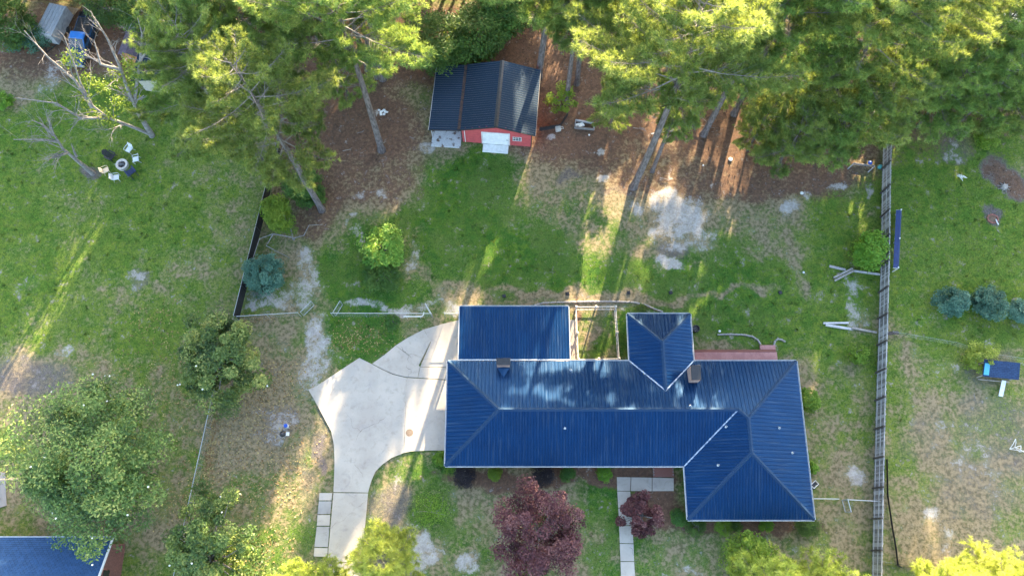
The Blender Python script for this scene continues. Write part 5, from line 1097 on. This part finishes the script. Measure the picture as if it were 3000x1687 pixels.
bush('round_shrub', 'dark green shrub under the left eave of the right wing', 1992, 1515, .80, 1.1, 'broad', .09, 60, 60, 37)
bush('round_shrub', 'dark green shrub below the wing corner, right of the small purple maple', 2042, 1540, .85, 1.1, 'broad', .09, 60, 60, 38)
bush('round_shrub', 'clipped green ball shrub left of centre along the right wing front', 2118, 1540, .80, 1.15, 'lime', .075, 66, 64, 39)
bush('round_shrub', 'small dull green shrub beside the clipped ball at the right wing', 2158, 1538, .50, .85, 'broad', .08, 40, 60, 40)
bush('round_shrub', 'small green shrub right of centre along the right wing front', 2246, 1536, .60, .95, 'lime', .08, 50, 60, 41)
bush('round_shrub', 'large green shrub at the right front corner of the wing', 2360, 1540, .95, 1.2, 'broad', .09, 80, 64, 42)
bush('round_shrub', 'bright lime bush against the right side of the house', 2368, 1172, 1.05, 2.0, 'lime', .13, 70, 60, 43)
bush('round_shrub', 'small lime bush lower on the right side of the house', 2382, 1372, .45, .9, 'lime', .10, 36, 50, 44)
bush('round_shrub', 'tiny green shrub below the chain-link fence near the carport', 1150, 940, .75, 1.1, 'broad', .14, 30, 36, 45)
bush('leafy_shrub', 'small green shrub behind the garden pen', 1880, 906, .5, .8, 'broad', .1, 36, 50, 46)
bush('leafy_bush', 'round green bush leaning over the plank fence', 2545, 735, 1.75, 2.9, 'lime', .20, 110, 60, 47, cr=.42, lump=.35)
bush('sapling', 'small bright green sapling left of the plank fence near the terrace', 2513, 1042, .85, 1.3, 'lime', .18, 26, 36, 48, cr=.3, lump=.5)
bush('sapling', 'yellow-green sapling standing behind the dark-roofed coop', 2868, 1048, 1.15, 2.2, 'yellowleaf', .17, 50, 50, 49, cr=.34, lump=.5)
bush('round_bush', 'blue-green bush left of the pair on the right lawn', 2798, 880, 1.45, 2.0, 'cedar', .14, 60, 130, 50, cr=.34, lump=.4)
bush('round_bush', 'blue-green bush right of the pair on the right lawn', 2905, 892, 1.60, 2.1, 'cedar', .14, 66, 130, 51, cr=.36, lump=.4)
bush('round_bush', 'blue-green bush cut by the right edge of the photo', 2996, 912, 1.15, 1.8, 'cedar', .14, 46, 130, 52, cr=.3, lump=.4)
bush('blue_bush', 'tall blue-green bush by the lower end of the black screen fence', 773, 800, 1.85, 3.2, 'cedar', .15, 80, 130, 53, cr=.38, lump=.45)
bush('green_bush', 'bright green leafy bush beside the black screen fence', 805, 628, 1.75, 3.2, 'lime', .18, 64, 120, 54, cr=.42, lump=.5)
bush('green_bush', 'darker green bush behind the leaning pine trunk', 892, 545, 1.7, 2.8, 'broad', .17, 60, 120, 55, cr=.42, lump=.5)
bush('loquat_tree', 'small tree with large pale yellow-green leaves in the middle of the back yard', 1124, 722, 2.15, 3.8, 'loquat', .34, 64, 50, 56, cr=.46, lump=.35, cat='tree', aspect=.42)
bush('spiky_shrub', 'low dark spiky shrub at the foot of the pale-leaved tree', 1124, 803, 1.8, 1.7, 'broad', .42, 46, 60, 57, aspect=.12, cr=.5, lump=.5)
bush('grassy_shrub', 'wispy pale green young tree on the front lawn', 1266, 1500, 1.5, 1.8, 'lime', .10, 60, 26, 58, cr=.45, cat='tree', lump=.6)
bush('sapling', 'lime-leaved sapling between slim pine trunks right of the shed', 1640, 285, 1.5, 2.6, 'lime', .22, 30, 36, 59, cr=.35, lump=.5)
bush('understory_tree', 'dark leafy tree behind the left side of the shed roof', 1290, 120, 3.2, 6.5, 'broad', .24, 150, 70, 60, cr=.7, cat='tree', trunk=.14, lump=.4)
bush('understory_tree', 'dark leafy tree behind the middle of the shed roof', 1395, 95, 3.0, 6.0, 'broad', .24, 140, 70, 61, cr=.7, cat='tree', trunk=.14, lump=.4)
bush('understory_tree', 'dark leafy tree at the top of the photo above the shed ridge', 1470, 30, 2.8, 6.0, 'broad', .24, 130, 70, 62, cr=.7, cat='tree', trunk=.14, lump=.4)
bush('understory_tree', 'dark leafy tree in the top left corner of the photo', 30, 70, 2.6, 6.0, 'broad', .22, 120, 60, 63, cr=.6, cat='tree', trunk=.14, lump=.4)
bush('understory_tree', 'pale green leafy clump left of the grey trailer', 92, 105, 1.5, 3.0, 'cedar', .2, 60, 50, 64, cr=.5, cat='tree', lump=.4)
bush('understory_tree', 'small blue-green shrub below the grey trailer at left', 38, 128, 1.0, 1.6, 'cedar', .14, 50, 50, 65)
bush('understory_tree', 'leafy tree at the top edge above the black utility trailer', 330, 15, 2.6, 6.0, 'broad', .22, 120, 60, 66, cr=.65, cat='tree', trunk=.14, lump=.4)
bush('understory_tree', 'leafy tree at the top edge above the rusty shed', 440, 35, 2.8, 7.0, 'broad', .22, 130, 60, 67, cr=.65, cat='tree', trunk=.14, lump=.4)
bush('understory_tree', 'leafy tree at the top edge left of the broad left pine', 540, 40, 3.0, 7.5, 'broad', .22, 140, 60, 68, cr=.65, cat='tree', trunk=.15, lump=.4)
bush('leafy_shrub', 'bright green shrub at the left edge beside the lawn', 8, 295, .9, 1.6, 'lime', .16, 40, 50, 69)
bush('leafy_shrub', 'bright green shrub under the dark pines at the far right', 2895, 398, 1.3, 1.6, 'lime', .16, 50, 50, 70)
bush('leafy_tree', 'bright green leafy treetop at the bottom edge right of the walk', 2195, 1625, 1.7, 5.0, 'lime', .20, 60, 60, 71, cr=.5, cat='tree', lump=.5)

def magnolia(label, px, py, r, h, seed, n, flowers):
    zc = h * .55; c = at(px, py, zc)
    v = broad_variant(seed, (r * .9, r * .9, h * .42), zc, n, 190, .24, r * .135, 'magnolia', .22, .35, .42, 40, 'greybark', .6, .6, h * .4)
    t = plant_tree('magnolia_tree', label, v, (c.x, c.y, 0), 'tree'); rs = random.Random(seed)
    fm = MB().lathe([(.02, -.02), (.075, .04), (.06, .06), (.02, .04), (0, .04)], 7, caps=False).mesh('flower'); fm.materials.append(MT['petal']); K = v[3]; K = K[K[:, 2] > zc]
    for i in range(flowers):
        k = K[rs.randrange(len(K))]; d = Vector(k) - Vector((0, 0, zc)); q = Vector(k) + d.normalized() * r * .17
        obj('flower', fm, None, t, q, (rs.uniform(-.6, .6), rs.uniform(-.6, .6), 0))
    return t
magnolia('large magnolia with white flowers over the neighbour roof at lower left', 225, 1375, 7.4, 10.5, 81, 210, 16)
magnolia('round magnolia straddling the boundary fence left of the gravel track', 645, 1045, 4.6, 6.2, 82, 130, 6)
magnolia('magnolia at the bottom edge left of the driveway', 600, 1632, 4.0, 6.5, 83, 110, 6)
def maple(label, px, py, r, h, seed, n):
    zc = h * .55; c = at(px, py, zc)
    v = broad_variant(seed, (r * .9, r * .9, h * .42), zc, n, 150, .20, r * .155, 'maple', .14, .35, .5, 20, 'greybark', .45, .3, h * .35)
    return plant_tree('purple_maple', label, v, (c.x, c.y, 0), 'tree')
maple('large purple-leaved maple on the front lawn', 1583, 1565, 4.0, 7.0, 91, 105)
maple('small purple-leaved maple beside the front walk', 1882, 1507, 1.75, 2.8, 92, 46)
# sunlit treetops along the bottom edge, sun partly put into the needle colour
FRONT = [pine_variant(31, 11, 0.18, 3.3, 60, 1.5, 22, 0.40, 0.18, 0.0, 0.036, 'pine_sun'), pine_variant(32, 11, 0.2, 3.6, 58, 1.5, 22, 0.40, 0.16, 0.0, 0.036, 'pine_sun')]
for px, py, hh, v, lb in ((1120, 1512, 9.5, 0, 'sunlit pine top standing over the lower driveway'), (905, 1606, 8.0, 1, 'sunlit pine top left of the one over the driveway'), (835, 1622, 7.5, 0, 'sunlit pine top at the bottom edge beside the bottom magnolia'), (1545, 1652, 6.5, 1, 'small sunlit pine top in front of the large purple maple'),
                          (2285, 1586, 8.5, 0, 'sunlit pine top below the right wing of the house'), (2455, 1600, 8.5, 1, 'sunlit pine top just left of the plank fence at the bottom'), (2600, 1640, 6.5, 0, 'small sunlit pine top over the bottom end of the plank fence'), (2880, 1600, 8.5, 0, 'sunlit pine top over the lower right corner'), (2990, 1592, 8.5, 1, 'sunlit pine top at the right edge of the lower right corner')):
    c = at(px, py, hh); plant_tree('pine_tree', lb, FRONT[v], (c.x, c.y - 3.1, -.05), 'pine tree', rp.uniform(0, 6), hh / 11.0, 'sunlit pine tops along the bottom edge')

# ------------------------------------------------------------------ dead trees
def branchlets(mb, p, d, L_, r, rs, depth):
    q = p + d * L_; m_ = p.lerp(q, .5) + Vector((rs.uniform(-1, 1), rs.uniform(-1, 1), rs.uniform(-.3, 1))) * L_ * .09
    mb.tube([p, m_, q], [r, r * .8, r * .55], 5 if r > .03 else 4, False)
    if depth <= 0: return
    for k in range(rs.choice((2, 3, 3))):
        s = rs.uniform(.35, 1.0); o = p.lerp(m_, s * 2) if s < .5 else m_.lerp(q, s * 2 - 1)
        nd_ = (d + Vector((rs.gauss(0, .55), rs.gauss(0, .55), rs.gauss(.05, .35)))).normalized()
        branchlets(mb, o, nd_, L_ * rs.uniform(.5, .75), r * .5, rs, depth - 1)
def dead_tree(label, limbs, seed, name='dead_tree', r0=.22, leaf=None):
    rs = random.Random(seed); base = at(*limbs[0][0]); t = thing(name, label, 'tree', base); tr = MB(); tw = MB()
    for li in limbs:
        P_ = [at(*q) - base for q in li]; n = len(P_); rr = [max(.025, (r0 if li is limbs[0] else r0 * .7) * (1 - .8 * i / (n - 1))) for i in range(n)]
        if li is limbs[0]: rr[0] *= 1.4; P_[0].z = -.2
        tr.tube(P_, rr, 8, False)
        for i in range(1, n):
            for k in range(3):
                s = rs.random(); o = P_[i - 1].lerp(P_[i], s)
                if o.z < 2.0: continue
                d = ((P_[i] - P_[i - 1]).normalized() + Vector((rs.gauss(0, .7), rs.gauss(0, .7), rs.gauss(.1, .3)))).normalized()
                branchlets(tw, o, d, rs.uniform(.9, 2.2), rr[i] * .45, rs, 2)
    tr.build('trunk', MT['deadwood'], t, smooth=True); tw.build('branches', MT['deadwood'], t)
    return t, base
c1_ = lambda x, y, z: (x * .3933, y * .3933, z)
dead_tree('bare dead tree leaning over the left lawn beside the fire pit', [
    [c1_(690, 1290, 0), c1_(560, 1185, 2.5), c1_(470, 1110, 4.4), c1_(400, 1000, 6.2), c1_(365, 890, 7.6)],
    [c1_(400, 1010, 6.0), c1_(320, 930, 7.2), c1_(235, 895, 8.0)], [c1_(440, 1060, 5.2), c1_(320, 1040, 6.6), c1_(100, 1040, 8.0)], [c1_(500, 1140, 3.8), c1_(430, 1165, 4.6), c1_(340, 1190, 5.2)], [c1_(570, 1170, 2.6), c1_(530, 1070, 3.8)]], 5, r0=.19)
t_, b_ = dead_tree('large half-dead forked tree with sparse green leaves over the upper left lawn', [
    [c1_(1130, 1010, 0), c1_(1040, 860, 3.0), c1_(960, 690, 6.0), c1_(895, 500, 9.0), c1_(800, 290, 11.5), c1_(720, 160, 13.0)],
    [c1_(1115, 1000, .4), c1_(960, 935, 2.4), c1_(800, 875, 4.2), c1_(690, 790, 6.2), c1_(600, 620, 8.4), c1_(520, 380, 11), c1_(470, 260, 12.3)],
    [c1_(690, 800, 6.0), c1_(560, 600, 8.6), c1_(360, 430, 11.2), c1_(180, 230, 13)], [c1_(800, 880, 4.2), c1_(600, 880, 6.0), c1_(420, 770, 7.6), c1_(120, 730, 9.6)],
    [c1_(1000, 780, 4.4), c1_(1040, 460, 8.5), c1_(1110, 360, 10), c1_(1205, 240, 11.5)], [c1_(1050, 450, 8.6), c1_(1060, 250, 11), c1_(1025, 135, 12.5)], [c1_(900, 520, 8.6), c1_(750, 480, 9.6), c1_(700, 300, 11.2)]], 6, r0=.23)
rs = np.random.RandomState(77); Cc = []
for x, y, z, r in ((560, 420, 9.5, .9), (640, 590, 8, .9), (700, 850, 5, 1.2), (800, 880, 4.3, 1.0), (880, 560, 8, .9), (950, 620, 6.5, 1.2), (960, 470, 8.5, .8), (760, 640, 7, .8), (980, 760, 4.5, 1.0), (880, 760, 5, 1.0), (500, 460, 9.5, .7), (620, 720, 7, .7), (1000, 560, 7.5, .8)):
    c = at(*c1_(x, y, z)) - b_; q = rs.normal(size=(170, 3)) * r * .42; Cc.append(np.array(c)[None] + q)
cm = leaf_quads('foliage', np.concatenate(Cc), .20, rs, .4, .6); obj('foliage', cm, MT['lime'], t_)
dead_tree('bleached fallen branch spread on the ground below the bright green bush', [
    [(860, 700, .1), (855, 695, .5), (800, 685, 1.2), (760, 700, 1.6), (740, 760, 1.5)], [(858, 697, .4), (850, 665, 1.2), (820, 610, 2.2)], [(860, 698, .3), (890, 690, .9), (905, 660, 1.2), (945, 658, 1.4)], [(800, 686, 1.2), (780, 720, 1.3), (848, 755, 1.0)]], 8, 'fallen_dead_branch', .08)

# ------------------------------------------------------------------ uncountable ground cover
rs = np.random.RandomState(4)
def scatter(n, F, lo, x0, x1, y0, y1, power=1.5):
    x = rs.uniform(x0, x1, n); y = rs.uniform(y0, y1, n); w = gsample(F, x, y); k = rs.rand(n) < np.clip((w - lo) / (1 - lo), 0, 1) ** power
    keep = k & ~((x > -7) & (x < 23) & (y > 6) & (y < 14))
    return np.stack([x[keep], y[keep], np.zeros(keep.sum())], 1)
gz = lambda C: gsample(GZ, C[:, 0], C[:, 1])
C = scatter(420000, gG * (1 - gS) * (1 - gW), 0.42, -50, 50, -3, 54); n = len(C); C[:, 2] = gz(C)
d = rs.normal(size=(n, 3)) * .5; d[:, 2] = 1; d = unit(d); s = unit(np.cross(d, rs.normal(size=(n, 3)))) * .022; h = rs.uniform(.05, .13, (n, 1))
V = np.stack([C - s, C + s, C + d * h], 1).reshape(-1, 3)
MT['grass'] = leafmat('grass_blades', [(0.038, 0.095, 0.014), (0.085, 0.145, 0.020), (0.155, 0.185, 0.032)], 0.3)
tag(obj('grass', set_tone(np_mesh('grass', V, np.arange(n * 3).reshape(-1, 3)), np.repeat(rs.rand(n), 3)), MT['grass']), 'short green grass blades of the lawns', 'grass', kind='stuff')
C0 = scatter(2200, gG * (1 - gS) * (1 - gW), 0.5, -50, 50, -3, 50); C0[:, 2] = gz(C0); nb_ = 16; n = len(C0) * nb_
C = np.repeat(C0, nb_, 0) + np.concatenate([rs.normal(size=(n, 2)) * .10, np.zeros((n, 1))], 1)
d = rs.normal(size=(n, 3)) * .6; d[:, 2] = 1; d = unit(d); sd_ = unit(np.cross(d, rs.normal(size=(n, 3)))) * .03; h = rs.uniform(.08, .22, (n, 1))
V = np.stack([C - sd_, C + sd_, C + d * h], 1).reshape(-1, 3)
MT['weed'] = leafmat('weed_blades', [(0.018, 0.060, 0.012), (0.035, 0.100, 0.018), (0.085, 0.170, 0.030)], 0.25)
tag(obj('weeds', set_tone(np_mesh('weeds', V, np.arange(n * 3).reshape(-1, 3)), np.repeat(np.repeat(rs.rand(len(C0)), nb_), 3)), MT['weed']), 'darker weed clumps growing in the lawns', 'weeds', kind='stuff')
# fallen magnolia leaves
L_ = []
for x, y, sx, sy, k in ((640, 1010, 190, 130, 900), (480, 960, 140, 120, 420), (560, 1170, 120, 170, 900), (700, 1180, 90, 130, 500), (900, 850, 90, 50, 300), (480, 1280, 70, 110, 500), (690, 940, 90, 70, 300), (530, 1120, 16, 150, 500), (600, 1380, 140, 60, 400), (640, 800, 50, 12, 120), (400, 820, 140, 90, 200), (280, 950, 160, 90, 200)):
    c = at2(x, y); s_ = mpp(x * 1.16, y * 1.16) * 1.1646; L_.append(np.stack([c.x + rs.normal(size=k) * sx * s_ * .5, c.y + rs.normal(size=k) * sy * s_ * .5, np.zeros(k)], 1))
C = np.concatenate(L_); C[:, 2] = gz(C) + .03
MT['fallen'] = leafmat('fallen_leaf', [(0.16, 0.085, 0.035), (0.30, 0.20, 0.08), (0.44, 0.36, 0.14)], 0.05, 0.7, False)
tag(obj('fallen_leaves', leaf_quads('fallen_leaves', C, .17, rs, 2.5, .5), MT['fallen']), 'yellow-brown fallen magnolia leaves scattered on the lawn', 'leaves', kind='stuff')
C = scatter(9000, gS, .5, -48, 50, 24, 54); C[:, 2] = gz(C) + .04; n = len(C)
o6 = np.array([(1, 0, 0), (-1, 0, 0), (0, 1, 0), (0, -1, 0), (0, 0, 1.3), (0, 0, -1)]) * .055
V = (C[:, None, :] + o6[None] * rs.uniform(.6, 1.3, (n, 1, 1))).reshape(-1, 3); F8 = np.array([(0, 2, 4), (2, 1, 4), (1, 3, 4), (3, 0, 4), (2, 0, 5), (1, 2, 5), (3, 1, 5), (0, 3, 5)])
tag(obj('pine_cones', np_mesh('pine_cones', V, (F8[None] + np.arange(n)[:, None, None] * 6).reshape(-1, 3)), mat('pine_cone', (0.06, 0.035, 0.022), (0.10, 0.06, 0.04), 20, 0.9)), 'dark pine cones scattered over the pine straw', 'pine cones', kind='stuff')
